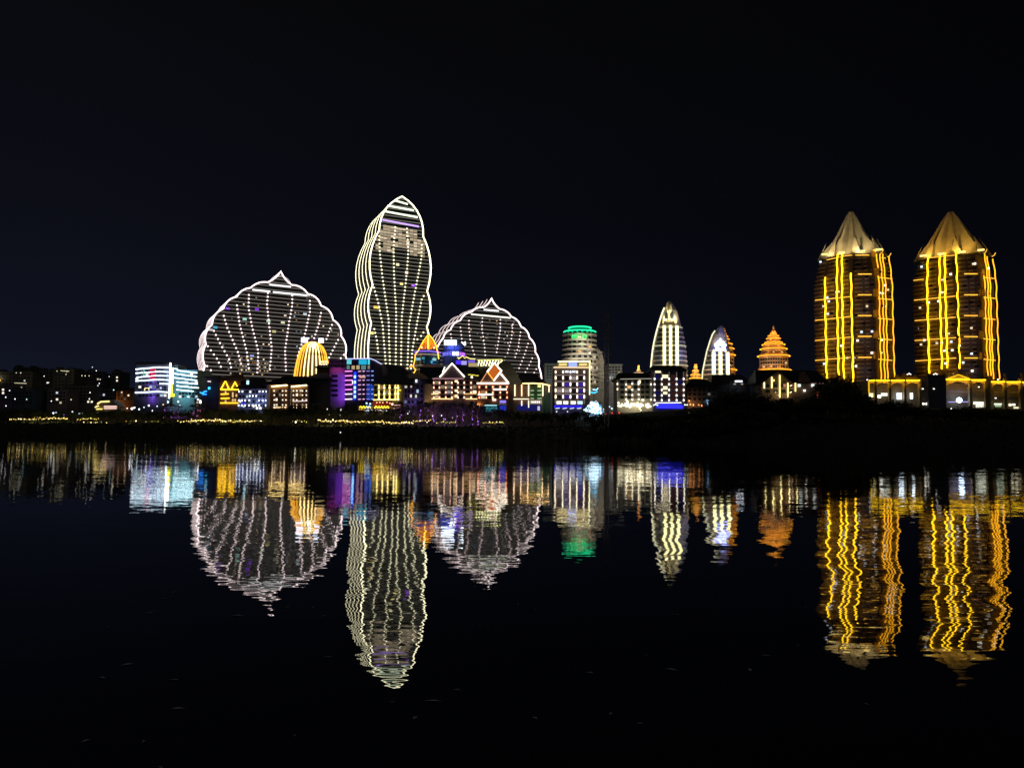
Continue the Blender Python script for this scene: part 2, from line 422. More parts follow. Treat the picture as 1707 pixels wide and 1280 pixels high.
    for i in range(26):
        px = R.uniform(x0 + 6, x1 - 6); py = R.uniform(ytop + 12, 625); u, d, z = solve(px, py)
        z = round((z - 3) / 3.25) * 3.25 + 3 + 2.0
        MB().box(u - .8, u + .8, d - .75, d - .35, z - .7, z + .7).build('window', R.choice(lw), fr.e)
    for i in range(60):
        px = R.uniform(x0 + 4, x1 - 4); py = R.uniform(ytop + 12, 630); u, d, z = solve(px, py)
        z = round((z - 3) / 3.25) * 3.25 + 3 + 2.0
        MB().box(u - 1.3, u + 1.3, d - .5, d - .15, z - .8, z + .8).build('window', glass, fr.e)
    # crown: eight steep petal blades leaning together into the peak
    cd_ = DD / 2
    crown_m = WM((.55, .45, .25), .6, .25, .3)
    PX = um
    prof = [(r * (Y + 22) / FOC, fr.q(cx, y, 22)[1]) for r, y in crown]
    secs = []
    NB = 8
    for r, z in prof:
        ring = []
        for i in range(NB * 2):
            w = 2 * PI * i / (NB * 2) + .12
            q_ = r * (1.0 if i % 2 == 0 else .62); ring.append((um + q_ * math.cos(w), cd_ + q_ * math.sin(w) * .72))
        secs.append((z, ring))
    crown_o = MB().loft(secs).build('crown', crown_m, fr.e)
    for px_, py_ in ((cx - 1, 404), (cx + 3, 397), (cx + 12, 413), (cx + 1, 413)):
        u, z = fr.q(px_, py_, 8); MB().prism([(u - .8, z - 2.5), (u + .8, z - 2.5), (u + .5, z + 1), (u, z + 3)], cd_ - 2, cd_ - .72 * interp([(a, b) for a, b in prof], z) * .95 if interp(prof, z) else cd_).build('crown_opening', glass, crown_o)
    zc = prof[0][1]
    for i in range(NB):                              # thin tips of the outer petals
        w = 2 * PI * i / NB + .12; rr = prof[0][0]
        a = (um + rr * math.cos(w), cd_ + rr * math.sin(w) * .72)
        b = (um + rr * .93 * math.cos(w), cd_ + rr * .93 * math.sin(w) * .72)
        t = (um + rr * .70 * math.cos(w), cd_ + rr * .70 * math.sin(w) * .72)
        wv = Vector((-math.sin(w), math.cos(w) * .72, 0)) * 3.4
        m = MB(); m.v = [(a[0] - wv.x, a[1] - wv.y, zc - 1), (a[0] + wv.x, a[1] + wv.y, zc - 1), (t[0], t[1], zc + 14.5), (b[0] - wv.x, b[1] - wv.y, zc - 1), (b[0] + wv.x, b[1] + wv.y, zc - 1)]
        m.f = [(0, 1, 2), (4, 3, 2), (1, 4, 2), (3, 0, 2), (0, 3, 4, 1)]
        m.build('crown_petal', crown_m, crown_o)
        # eave hook light at the shoulder
        if math.cos(w) > .5: MB().tube([(a[0], a[1], zc - 1.5), (a[0] + 1.6 * math.cos(w), a[1] + 1.6 * math.sin(w), zc - .6), (a[0] + 2.6 * math.cos(w), a[1] + 2.6 * math.sin(w), zc + 1.4)], .25, 4).build('hook_light', gh, crown_o)
    return fr, um, cd_, zc, prof
stripsL1 = [(1375, 463, 631), (1394, 424, 626), (1402.5, 424, 633), (1418.5, 456, 637)]
stripsR1 = [(1464, 424, 632), (1470, 424, 632), (1475, 424, 632), (1486, 428, 632)]
hc = [457.5, 492, 526.5, 561, 596]
fr1, um1, cd1, zc1, pr1 = gold('gold lit tower with pale pointed crown, the left one of the twin towers', 1424, 1359, 1489, stripsL1, None, stripsR1,
    [(54, 429), (41, 413), (28, 399), (21.5, 388), (16, 376), (9, 362), (4, 353)], 429,
    hz_l=[(1359, 501, 1418, 495), (1359, 534.5, 1418, 528), (1359, 568, 1418, 562), (1359, 601, 1418, 596), (1378, 434, 1421, 426)],
    hz_c=[(1430, y, 1453, y) for y in hc] + [(1426, 426, 1449, 426)],
    hz_r=[(1464, y, 1487, y + 2) for y in (463, 498, 531, 565, 599)] + [(1470, 430, 1476, 431)])
stripsL2 = [(1544, 426, 623), (1565, 424, 616), (1574, 422, 614), (1594, 418, 615)]
stripsR2 = [(1641, 460, 626), (1645, 424, 626), (1649, 428, 632), (1659, 432, 632)]
fr2, um2, cd2, zc2, pr2 = gold('gold lit tower with deep gold pointed crown, the right one of the twin towers', 1590, 1524, 1660, stripsL2, None, stripsR2,
    [(57, 430), (47, 419), (34, 401), (26.5, 389), (19.5, 377), (11.5, 363), (4.5, 353)], 427,
    hz_l=[(1523, 468, 1540, 466), (1524, 501, 1593, 494), (1525, 535, 1593, 529), (1525, 568, 1594, 563), (1526, 602, 1594, 597), (1546, 431, 1592, 426)],
    hz_c=[(1607, y, 1630, y) for y in (457, 492, 526.5, 561.5, 597)],
    hz_r=[(1640, y, 1659, y + 2) for y in (463, 496, 531, 565, 599)])
def spot(loc, target, power, col, ang=70, name='floodlight', size=.5):
    l = bpy.data.lights.new(name, 'SPOT'); l.energy = power; l.color = col; l.spot_size = math.radians(ang); l.spot_blend = .7; l.shadow_soft_size = size
    o = bpy.data.objects.new(name, l); C.objects.link(o); o.location = loc
    o.rotation_euler = (Vector(target) - Vector(loc)).to_track_quat('-Z', 'Y').to_euler(); return o
for fr, um, cdd, zc, col, pw in ((fr1, um1, cd1, zc1, (1, .84, .55), 11000), (fr2, um2, cd2, zc2, (1, .62, .13), 11000)):
    for du in (-19, -7, 7, 19):
        pw_ = pw * {-19: 1.6, -7: .5, 7: 1.5, 19: .35}[du]
        dd_ = cdd - 24 if abs(du) < 20 else cdd - 12
        b = fr.O + fr.u * (um + du) + fr.n * dd_ + Vector((0, 0, zc - 1))
        spot(b, fr.O + fr.u * (um + du * .45) + fr.n * (cdd - 5) + Vector((0, 0, zc + 14)), pw_, col, 95)
        MB().box(um + du - 2.2, um + du + 2.2, dd_ - .8, dd_ - .2, zc - 1.8, zc - .5).build('floodlight_housing', E((1, .7, .2), 2.0), fr.e)

# ------------------------------------------------------------------ spire towers
SA = 1513 / 260
za = lambda pts: Z(1010, 480, SA, pts)
def spire(name, label, cx, prof_px, ribs, yr0, yr1, hl, Y, skinm, group, ribw=1.1, openings=(), bandtop=560):
    fr = Fr(name, label, 'tower', cx, Y, face(cx, Y), group)
    prof = []; ctr = []
    for xl, xr, y in prof_px:
        a, z = fr.q(xl, y); b_, _ = fr.q(xr, y); prof.append(((b_ - a) / 2 * 1.03, z)); ctr.append(((a + b_) / 2, z))
    prof = [(prof[0][0], -1.5)] + prof; ctr = [(ctr[0][0], -1.5)] + ctr
    SEG = 24; c0 = prof[0][0]
    def ring(z, add=0):
        r = interp(prof, z) + add; c = interp(ctr, z)
        return [(c + r * math.cos(2 * PI * i / SEG), c0 + .9 * r * math.sin(2 * PI * i / SEG)) for i in range(SEG)]
    zsp = fr.q(cx, bandtop)[1]; zl = [z for _, z in prof if z < zsp - .5] + [zsp]; zu = [zsp + .02] + [z for _, z in prof if z > zsp + .5]
    MB().loft([(z, ring(z)) for z in zl]).build('wall', WM((.07, .085, .10), .35, .3, .3, .5), fr.e)
    MB().loft([(z, ring(z)) for z in zu]).build('crown', skinm, fr.e)
    def front(u, z):
        r = interp(prof, z) or prof[-1][0]; c = interp(ctr, z) or ctr[-1][0]
        t = max(0, 1 - ((u - c) / max(r, .1)) ** 2)
        return c0 - .9 * r * math.sqrt(t)
    z = 3
    zb = fr.q(cx, bandtop)[1]
    while z < zb:
        MB().loft([(z, ring(z, .4)), (z + .7, ring(z, .4))]).build('floor_band', WM((.85, .85, .85), .6, .3, .1), fr.e); z += 3.4
    for x in ribs:
        m = MB(); u = fr.q(x, 590)[0]; zA = fr.q(x, yr0)[1]; zB = fr.q(x, yr1)[1]
        n = 10; pts = []
        for i in range(n + 1):
            z = zB + (zA - zB) * i / n; pts.append((u, z))
        secs = []
        for u_, z in pts:
            d = front(u, z); secs.append((z, [(u - ribw, d - 1.3), (u + ribw, d - 1.3), (u + ribw, d - .3), (u - ribw, d - .3)]))
        m.loft(secs).build('light_rib', E((1, .90, .42), 2.6), fr.e)
    for y in hl:
        z = fr.q(cx, y)[1]
        MB().loft([(z, ring(z, .7)), (z + .4, ring(z, .7))]).build('floor_light', E(TW, .7), fr.e)
    fr.c = lambda z: interp(ctr, z) or 0
    return fr, prof, c0, front
sp1, prf, c1, fron1 = spire('spire_tower', 'bullet shaped white tower with three bright vertical ribs above dark roofed hotel', 1116,
    [(1084.5, 1146, 632), (1085.5, 1145.5, 609), (1088, 1143.5, 583), (1091, 1141, 566), (1095, 1137.5, 549), (1100, 1133.5, 531.5), (1106, 1128.5, 514), (1110, 1123.5, 505), (1113, 1119.5, 499), (1115, 1117.5, 496.5)],
    (1107.4, 1118, 1129), 541, 611, (543, 574.5, 608), 520, WM((.72, .66, .48), .6, .3, .15), None, 1.0, bandtop=541)
for u_ in (-13, -8, 10, 14):
    for z__ in (12, 26, 40): point(sp1.W((u_, fron1(u_, z__) - 4, z__)), 110, (.75, .85, 1), .3)  # added cool spots bring out the floor bands
# bright left edge and crown fins
m = MB(); pts = []
for y in range(508, 630, 6):
    z = sp1.q(1116, y)[1]; r = interp(prf, z)
    if r: pts.append((sp1.c(z) - r * .97 - .5, c1 - .25 * r, z))
m.tube(pts, .55, 5).build('edge_light', E(TW, 1.5), sp1.e)
for sx in (-1, 0, 1):
    pts = []
    for y in range(500, 542, 5):
        z = sp1.q(1116, y)[1]; r = interp(prf, z)
        if r: u = sx * r * .55; pts.append((u, fron1(u, z) - .5, z))
    if len(pts) > 1: MB().tube(pts, .75, 6).build('crown_fin', WM((.7, .62, .42), .6), sp1.e)
for x in (1110.5, 1120.5):
    u = sp1.q(x, 520)[0]; za1 = sp1.q(x, 529)[1]; zb1 = sp1.q(x, 513)[1]; d = fron1(u, za1)
    MB().prism([(u - 1.1, za1), (u + 1.1, za1), (u + .9, (za1 + zb1) / 2), (u + .1, zb1), (u - .8, (za1 + zb1) / 2)], d - .45, d + 2.5).build('crown_opening', glass, sp1.e)
for x in (1102, 1111, 1124, 1132):
    u, z = sp1.q(x, 541); d = fron1(u, z)
    spot(sp1.W((u, d - 4, z)), sp1.W((u * .4, c1 - 6, z + 14)), 9000, (1, .85, .5), 80)
for u_, y_ in ((-4, 522), (4, 522), (0, 512)):
    z = sp1.q(1116, y_)[1]; spot(sp1.W((u_, fron1(u_, z) - 4, z - 4)), sp1.W((0, c1, z + 8)), 2600, (1, .87, .55), 90)  # extra spots added to brighten the crown tip

sp2, prf2, c2, fron2 = spire('spire_tower', 'leaning shell shaped white tower carrying a blue white lotus sign', 1201,
    [(1170, 1218, 640), (1172, 1217.5, 617), (1179, 1216.5, 583), (1184, 1213, 567), (1188.7, 1210, 554), (1196, 1206.5, 544), (1200.8, 1203.4, 539.5)],
    (1189.5, 1201, 1213), 586, 627, (608,), 520, WM((.55, .50, .42), .6, .3, .15), None, 1.15, bandtop=583)
m = MB(); pts = []
for y in range(548, 634, 6):
    z = sp2.q(1201, y)[1]; r = interp(prf2, z)
    if r: pts.append((sp2.c(z) - r * .98 - .4, c2 - .2 * r, z))
m.tube(pts, .5, 5).build('edge_light', E(TW, 1.2), sp2.e)
for x in (1190, 1209):
    u, z = sp2.q(x, 584); d = fron2(u, z)
    spot(sp2.W((u, d - 3, z)), sp2.W((u * .5, c2 - 6, z + 14)), 7500, (1, .82, .55), 80)
    MB().ball((u, d - 2, z), .9).build('lamp', E((1, .85, .6), 3), sp2.e)
# the lotus sign hangs on the tower
sg = Fr('lotus_sign', 'glowing blue white lotus emblem sign over a row of characters', 'sign', 1201, 516, 0, z=sp2.O.z)
zs_ = lambda pts: za(pts)
eb = E((.33, .38, 1.0), 7)
for pet in ([(1110, 485), (1092, 515), (1098, 548), (1112, 560), (1126, 548), (1132, 515)], [(1086, 510), (1068, 535), (1074, 560), (1100, 572), (1094, 545)],
            [(1138, 510), (1156, 535), (1150, 560), (1122, 572), (1130, 545)], [(1060, 540), (1052, 556), (1066, 574), (1096, 580), (1072, 562)], [(1164, 540), (1172, 556), (1158, 574), (1126, 580), (1150, 562)]):
    sg.poly(zs_(pet)[::-1], -.6, 0, eb, 'petal')
for i, x in enumerate((1062, 1081, 1103, 1125, 1146)):
    m = MB()
    for (a, b) in (((0, 0), (14, 0)), ((0, 9), (14, 9)), ((7, 0), (7, 18)), ((0, 18), (14, 18)), ((2, 0), (2, 18)) if i % 2 else ((12, 0), (12, 18))):
        p = [sg.q(*za([(x + k[0], 588 + k[1])])[0]) for k in (a, b)]; m.ribbon(p, .33, -.5, 0)
    m.build('character', eb, sg.e)
MB().box(-.3, .3, 0, 5, sg.q(1201, 575)[1], sg.q(1201, 575)[1] + .6).build('bracket', metal, sg.e)
point(sg.W((0, -7, sg.q(1201, 575)[1])), 9000, (.25, .25, 1), 2)

# ------------------------------------------------------------------ stepped pagodas
def pagoda(label, cx, tiers, apex, Y, group, ybase, col=OR, cat='pagoda', s=2.6):
    fr = Fr('pagoda', label, cat, cx, Y, face(cx, Y), group)
    z_ = lambda y: fr.q(cx, y)[1]
    hw = lambda w: abs(fr.q(cx + w / 2, 600)[0] - fr.q(cx, 600)[0])
    wallm = WM((.5, .36, .22), .7, .3, .25); roofm = WM((.5, .30, .12), .6, .4, .25)
    cdp = hw(tiers[-1][1])
    prev = -1.5; n = len(tiers)
    order = tiers[::-1]
    for i, (y, w) in enumerate(order):
        zt_ = z_(y); r = hw(w)
        MB().lathe([(r * .97, prev), (r * .97, zt_ - .3)], 8, (0, cdp), PI / 8).build('wall', wallm, fr.e)
        rn = hw(order[i + 1][1]) * .97 if i < n - 1 else r * .8; zn = zt_ + (min(2.6, (z_(order[i + 1][0]) - zt_) * .55) if i < n - 1 else 2.2)
        MB().lathe([(r * 1.0, zt_ - .3), (r * 1.03, zt_), (rn + .15, zn)], 8, (0, cdp), PI / 8).build('roof', roofm, fr.e)
        MB().lathe([(r * 1.05, zt_ - .25), (r * 1.05, zt_ + .15)], 16, (0, cdp), 0).build('eave_light', E(col, s), fr.e)
        z = max(prev, 2) + 2
        k = 0
        while z < zt_ - 1.6 and i < 4:
            m = MB()
            for j in range(11):
                u = (-.85 + 1.7 * j / 10) * r * .9; d = cdp - math.sqrt(max(0, (r * .97) ** 2 - u * u)) * .97
                MB().box(u - .65, u + .65, d - .35, d + .4, z - .7, z + .7).build('window', glass if R.random() < .9 else WIN[0], fr.e)
            z += 2.8; k += 1
        prev = zt_
    r = hw(tiers[0][1]) * .8; za_ = z_(apex)
    MB().lathe([(r, prev + 1), (r * .62, prev + (za_ - prev) * .4), (r * .35, prev + (za_ - prev) * .75), (.25, za_)], 8, (0, cdp), PI / 8).build('finial', WM((.8, .5, .2), .5), fr.e)
    for u in (-.7, 0, .7): point(fr.W((u * cdp, -5, z_(606))), 16 * tiers[-1][1], (1, .62, .35), .4)  # added fill spots brighten the pagoda body
    # wash spots in front of every setback
    for i, (y, w) in enumerate(tiers):
        r = hw(w); zz_ = z_(y) + .8
        for u in (-.5, .5):
            point(fr.W((u * r, cdp - r * 1.1 - .8, zz_)), 200 + 10 * w, (1, .45, .1), .3)
    return fr
pagoda('orange eight tiered pagoda tower standing alone between the lotus sign tower and the gold towers', 1291,
       [(552.5, 11), (556.4, 19), (561, 24), (567.7, 30), (571.5, 39), (579, 46), (591, 55), (615, 58)], 538.4, 540, None, 630)
pagoda('orange lit stepped pagoda half hidden behind the lotus sign tower', 1206,
       [(549, 9), (553.5, 12), (558, 18), (563, 22), (571, 32), (579, 38), (590, 42), (615, 46)], 541, 575, None, 630, s=2.6)
pagoda('small golden temple roof peeking over dark roofs between the two white spires', 1160,
       [(611, 6), (617, 11), (624, 17), (630, 22)], 606, 520, None, 640, (1, .5, .03), 'temple', 2.0)
pagoda('tiny warm lit stupa rising above the hotel roof beside the lattice pole', 1064.5,
       [(613.5, 4), (617, 7), (621, 16)], 607.5, 520, None, 640, WW, 'stupa', .9)

# ------------------------------------------------------------------ green topped tower
gt = Fr('round_tower', 'round balconied tower capped with glowing green rings', 'tower', 966, 560, face(966, 560))
zg = lambda y: gt.q(966, y)[1]; hwg = lambda w: abs(gt.q(966 + w / 2, 600)[0] - gt.q(966, 600)[0]) * 1.03
cg = hwg(60)
MB().lathe([(hwg(57), -1.5), (hwg(57), zg(596)), (hwg(50), zg(588)), (hwg(48), zg(552))], 28, (0, cg)).build('wall', pale, gt.e)
for y, w in ((640, 62), (632, 62), (624, 62), (616, 62), (606, 62), (598, 62), (590, 60), (581, 58), (573.5, 56), (565.5, 56), (556.5, 56)):
    r = hwg(w); MB().lathe([(r, zg(y) - .6), (r + .3, zg(y) + .9)], 28, (0, cg)).build('balcony', WM((.6, .58, .5), .7), gt.e)
    for j in range(9):
        w_ = -PI / 2 + (-.44 + .88 * j / 8) * PI; rr = r - 1.6 if w > 57 else r - 1.9
        u = rr * math.cos(w_); d = cg + rr * math.sin(w_)
        MB().box(u - 1.2, u + 1.2, d - .5, d + .6, zg(y) + 1.2, zg(y) + 3).build('window', R.choice(WIN) if R.random() < .22 and y > 570 else glass, gt.e)
GN = E((.0, .8, .28), 1.3); GN2 = E((.05, 1.0, .45), 2.0)
MB().lathe([(hwg(45), zg(551.3)), (hwg(54), zg(549.8)), (hwg(52), zg(548)), (hwg(44), zg(547.4))], 32, (0, cg)).build('ring_light', GN, gt.e)
MB().lathe([(hwg(34), zg(543.8)), (hwg(39), zg(542.6)), (hwg(36), zg(541)), (hwg(26), zg(540.4))], 32, (0, cg)).build('ring_light', GN, gt.e)
MB().lathe([(hwg(43), zg(547.4)), (hwg(33), zg(543.9))], 24, (0, cg)).build('roof', darkwall, gt.e)
MB().lathe([(hwg(54.6), zg(549.9)), (hwg(54.6), zg(549.1))], 32, (0, cg)).build('ring_light', GN2, gt.e)
MB().lathe([(hwg(39.5), zg(542.9)), (hwg(39.5), zg(542.2))], 32, (0, cg)).build('ring_light', GN2, gt.e)
point(gt.W((0, -8, zg(556))), 900, (.1, 1, .3), 1)
for u_, y_, p_ in ((-6, 600, 3600), (8, 585, 3200), (16, 620, 3600), (3, 570, 2000), (22, 600, 2800)): point(gt.W((u_, -9, zg(y_))), p_, (1, .88, .68), .5)  # added warm spots brighten the tower wall
gsn = Fr('green_sign', 'small green lit sign letters under the green rings', 'sign', 966, 558, 0, z=gt.O.z)
for k, x in enumerate((953, 957, 961, 971, 975)):
    m = MB(); y = 560
    for a, b in (((0, 0), (3, -1)), ((0, 3), (3, 2)), ((1.5, -2), (1.5, 3))): m.ribbon([gsn.q(x + a[0], y + a[1]), gsn.q(x + b[0], y + b[1])], .3, -.6, -.2)
    m.build('character', E((.05, 1, .2), 2), gsn.e)
gsn.bx(963.5, 969, 560.5, 563, -.5, -.2, E((1, .9, .5), 1.5), 'lamp_box')
gw = Fr('curved_block', 'pale curved residential wing stepping down right of the green topped tower', 'building', 1000, 575)
gw.poly([(988, 700), (988, 577), (994, 578), (1000, 583), (1005, 593), (1008, 605), (1009, 700)][::-1], 0, 22, pale, 'wall')
for y in range(586, 650, 6):
    x1 = 1005 if y < 600 else 1008.5
    gw.bx(989, x1, y, y + 1.6, -1.0, 0, WM((.6, .58, .5), .7), 'balcony')
for (x0, x1, yt, lb) in ((909, 931, 606, 'grey apartment block with rows of dim windows left of the green topped tower'), (1013, 1037, 607, 'grey apartment block with flared cornice right of the lattice pole')):
    b = Fr('apartment_block', lb, 'building', (x0 + x1) / 2, 610)
    b.body(x0, x1, yt + 1.5, 20, pale); b.bx(x0 - 1, x1 + 1.5, yt, yt + 1.6, -1.2, 20, WM((.6, .58, .5), .7), 'cornice')
    b.grid([x0 + 4 + i * 5 for i in range(int((x1 - x0) / 5))], [yt + 5 + 4.6 * i for i in range(5)], 1.5, 1.3, WIN, .08)
    point(b.W((0, -22, 35)), 2500, (.8, .9, .85), 2)

# ------------------------------------------------------------------ riverfront hotels
def roofline(fr, x0, x1, y, depth, mat=tile): pass
# gold triangle house
b = Fr('riverside_house', 'narrow orange lit house front with two glowing yellow triangles', 'house', 383, 430)
b.body(366, 401, 634, 16, brown); b.hip(365, 408, 634, 625, 16, tileb)
YL = E((1, .58, .02), 4.5)
b.ln([(368, 649), (375.5, 634.5), (381.5, 648.6)], .32, YL, 'triangle_light'); b.ln([(385.5, 648.6), (391.5, 636.5), (397.5, 649)], .32, YL, 'triangle_light')
for a in ((367.5, 649.3, 400, 649.3), (368, 657, 380.5, 656.5), (368, 664, 382, 663.7), (367, 671.6, 398, 671.6)): b.ln([(a[0], a[1]), (a[2], a[3])], .25, YL)
for x, y in ((376, 654), (388, 656), (388, 660), (394, 659), (388, 667), (392, 667), (376, 669)): b.win(x, y, .9, 1.6, WIN[0])
point(b.W((2, -6, 24)), 300, (1, .8, .45), .5)  # added spot brightens the brown roof
b = Fr('dark_block', 'unlit dark block between LED office building and the yellow triangles', 'building', 353, 440)
b.body(344, 365, 628, 20, darkwall); b.hip(344, 365, 628, 625, 20, tile)
b.ln([(346, 635.5), (351, 636)], .3, E(PK, 1.5), 'lamp')
# blue lit hotel
b = Fr('riverside_hotel', 'blue tinted hotel dotted with small white lamps beside yellow triangle house', 'hotel', 421, 428)
b.body(398, 446, 647, 16, WM((.25, .28, .42))); b.hip(396, 447, 647, 630, 16, tile)
b.grid([400.5 + 5.6 * i for i in range(8)], [653, 661, 669, 677], 1.1, 1.4, WINC, .25)
for y, xs in ((652.5, (398.5, 404, 432.5, 438, 444)), (660, (416, 421.3, 427)), (667.3, (398, 403, 408.5, 415.5, 431.5, 437.5, 443.5)), (675.5, (397.5, 403, 408, 415, 421, 426.5, 432, 443))):
    b.dots([(x, y) for x in xs], .55, .75, E((.85, .9, 1), 4), 'lamp_row')
b.dots([(428.3, 680), (434, 680)], .9, .9, E((1, 1, .85), 4), 'lamp_row')
b.bx(401.5, 409, 669.5, 676, -.25, -.1, E((.08, .08, 1), .5), 'lit_panel')
b.win(413, 637.5, 1.4, 2.2, E((.5, .85, 1), 1.6), -9)
point(b.W((4, -6, 8)), 700, (.35, .45, 1), .5)
# brown block
b = Fr('riverside_hotel', 'brown block with two framed bays under warm light bars', 'hotel', 480, 426)
b.body(449, 513, 641, 16, brown); b.hip(442, 530, 640, 627, 18, tile)
for a in ((443, 449.5), (479, 485), (512, 514)): b.bx(a[0], a[1], 641, 690, -1.3, 0, cream, 'pillar')
b.ln([(452.5, 644.2), (478.5, 641.8)], .4, E((1, .72, .25), 6), 'light_bar', -1.2, -.8); b.ln([(485.5, 644.5), (511.5, 641.8)], .4, E((1, .72, .25), 6), 'light_bar', -1.2, -.8)
b.grid([456, 461, 466.5, 472], [651, 658, 666, 675], 1.1, 1.4, WIN, .35); b.grid([489, 495, 501, 507], [651, 658, 666], 1.1, 1.4, WIN, .3)
for x in (457, 471, 476.5, 489, 494.5, 504, 510.5):
    b.dots([(x, y) for y in (651.5, 658.5, 666.5, 675, 679)], .45, .6, E((1, .75, .5), 3), 'light_string')
b.ln([(456, 679.5), (478, 678.5)], .25, E(WW, 2)); b.ln([(488, 669), (512, 668)], .2, E((1, .8, .8), 1.2))
# dark block with faint lines
b = Fr('dark_block', 'tall unlit block with faint louvre lines left of the purple building', 'building', 531, 432)
b.body(513, 549, 630, 20, darkwall); b.hip(512, 549, 630, 622, 20, tile)
for y in range(634, 680, 6): b.bx(515, 547, y, y + .7, -.25, 0, metal, 'louvre')
# purple building
b = Fr('purple_building', 'purple floodlit building with dark railing penthouse', 'building', 563, 436)
b.body(550, 576.5, 612, 18, purplewall); b.body(549, 577, 599, 14, WM((.2, .18, .26)), 'penthouse', 2)
for x in (549.5, 558, 567, 576): b.bx(x, x + .7, 599.5, 611, 1.5, 2.0, purplewall, 'post')
for y in (599.5, 605): b.bx(549, 577, y, y + .7, 1.4, 1.5, purplewall, 'rail')
b.bx(550.5, 576, 613, 621.5, -.3, 0, WM((.6, .25, .4)), 'panel')
for y in (629, 637, 645, 653, 661): b.bx(552, 563, y - 4.2, y - .2, -.1, 0.05, glass, 'window')
for y in (633, 652, 664): point(b.W((3, -3.2, b.q(560, y)[1])), 420, (.35, .06, 1), .3)
point(b.W((-1, -3.5, b.q(560, 618)[1])), 200, (.8, .15, .7), .3)
# LED striped building
b = Fr('led_building', 'building striped with magenta light lines and cyan windows under a curved top', 'building', 600, 430)
b.body(577, 625, 598, 20, WM((.10, .07, .16)))
b.poly([(625, 600), (636, 607.5), (640, 640), (625, 640)][::-1], 0, 20, darkwall, 'side_wall')
b.ln([(576.5, 598), (617, 597.6), (624, 600), (630, 603.5), (636.5, 607)], .25, E((.6, .6, 1), 1.6), 'edge_light')
for x0, x1, y0, y1, c, s in ((578, 586, 599.5, 607, (.15, .7, .8), .9), (598, 611.5, 599.5, 607.5, (.02, .5, .8), .9), (613, 616.5, 599, 607.5, (.1, .7, .8), 1), (578, 583, 609, 615.5, (.3, .6, .5), .35),
                           (586, 591.5, 609.5, 615.5, (1, .75, .4), .5), (594, 599.5, 609, 615.5, (1, .75, .4), .5), (602, 610, 609, 616, (.3, .6, .6), .35), (613, 616.5, 609, 615, (.8, .7, .5), .3)):
    b.bx(x0, x1, y0, y1, -.12, -.02, E(c, s), 'window')
for i, y in enumerate((618.5, 626, 633.5, 641, 649, 656.5, 665)):
    b.ln([(575, y + .4), (587, y)], .22, E((1, .25, .9), 2.4) if i < 5 else E((1, .8, .95), 3)); b.ln([(597, y + .6), (601.5, y + .2)], .2, E((1, .55, .8), 1.4)); b.ln([(604.5, y + .4), (607.5, y)], .2, E((1, .55, .9), 1.6))
    b.ln([(611, y), (616, y)], .18, E((.35, .35, 1), 1.2)); b.ln([(619, y), (622.5, y)], .2, E((.3, .5, 1), 1.6))
b.ln([(586, 634), (587.5, 634.5), (587.5, 640)], .2, E((1, .8, 1), 2))
b.bx(589, 593.5, 620, 666, -.9, -.3, E((.01, .04, 1), 2.2), 'blue_column')
for y in (628, 637, 646, 653, 661): b.win(591.5, y, 1.2, 1.6, E((.3, .6, 1), 2.5), -1.0, name='lamp')
b.bx(611, 624, 640, 667, -.25, -.05, E((.03, .10, .75), .38), 'blue_wall_light')
b.bx(599, 609, 626, 630, -.4, -.1, E((1, .5, .4), .6), 'window')
# pale slanting roof behind
b = Fr('slope_roof_hall', 'dark hall with grey slanting roof behind the striped building', 'building', 645, 455)
b.poly([(616, 690), (616, 612), (630, 606), (650, 607), (672, 612), (700, 638), (700, 690)][::-1], 0, 24, WM((.15, .14, .14)), 'wall')
b.hip(630, 700, 638, 618, 20, tile)
# yellow lit hotel
b = Fr('riverside_hotel', 'yellow lit hotel with tall glowing columns above a red awning', 'hotel', 650, 425)
b.body(623, 672, 640, 16, WM((.45, .36, .2))); b.hip(623, 690, 640, 624, 18, tile)
YW = E((1, .78, .18), 2.4)
for x in (631.5, 640.5, 649.3, 659, 663.5):
    m_ = [(x, 642 + i * 1.8) for i in range(13) if i not in (3, 4, 8)]
    b.dots(m_, .5, .6, YW)
    for y in (646.5, 656, 665.5): b.dots([(x, y)], .85, .8, E((1, .85, .4), 3.4), 'lamp')
b.grid([627, 636, 645, 654], [645.5, 653.5, 662], 1.7, 1.8, WIN, .25)
b.ln([(622, 666.5), (660, 666)], .3, YW); b.ln([(624, 640.6), (665, 640.6)], .25, E((1, .8, .3), 1.5), 'eave_light')
b.ln([(624, 658.5), (628, 658.3)], .25, YW); b.ln([(663, 650), (668, 650.5)], .3, E((.9, .8, .05), 1.8))
b = Fr('restaurant', 'riverside restaurant with red awning, scalloped yellow lights and white lamps', 'restaurant', 625, 412)
b.body(597, 655, 676, 6, brown, d0=1)
b.poly([(617, 676), (620, 668), (652, 668), (656, 677)][::-1], -.5, 1, WM((.35, .05, .03)), 'awning')
for x0, x1 in ((599, 618), (624.5, 648)):
    n = int((x1 - x0) / 4.6); pts = []
    for i in range(n):
        a = x0 + i * (x1 - x0) / n; st = (x1 - x0) / n; pts += [(a, 680), (a + st / 2, 677.3)]
    pts.append((x1, 680)); b.ln(pts, .42, E((1, .75, .03), 3), 'scallop_light', -1.2, -.7)
b.ln([(597, 682.6), (613, 682.2)], .22, E((1, .6, .15), 2.5)); b.dots([(610 + i * 2.6, 684.3) for i in range(15)], .75, .6, E((.95, 1, .95), 5), 'lamp_row', -1.4)
b.dots([(628, 671), (633, 670.6), (638, 671), (645, 670.5), (650, 672)], .6, .4, E((1, .55, .3), 2.5), 'lamp_row', -1)
b.dots([(654, 673.5)], .9, .9, E(WW, 3), 'lamp', -1); point(b.W((0, -4, 4)), 260, (1, .7, .3), .3)
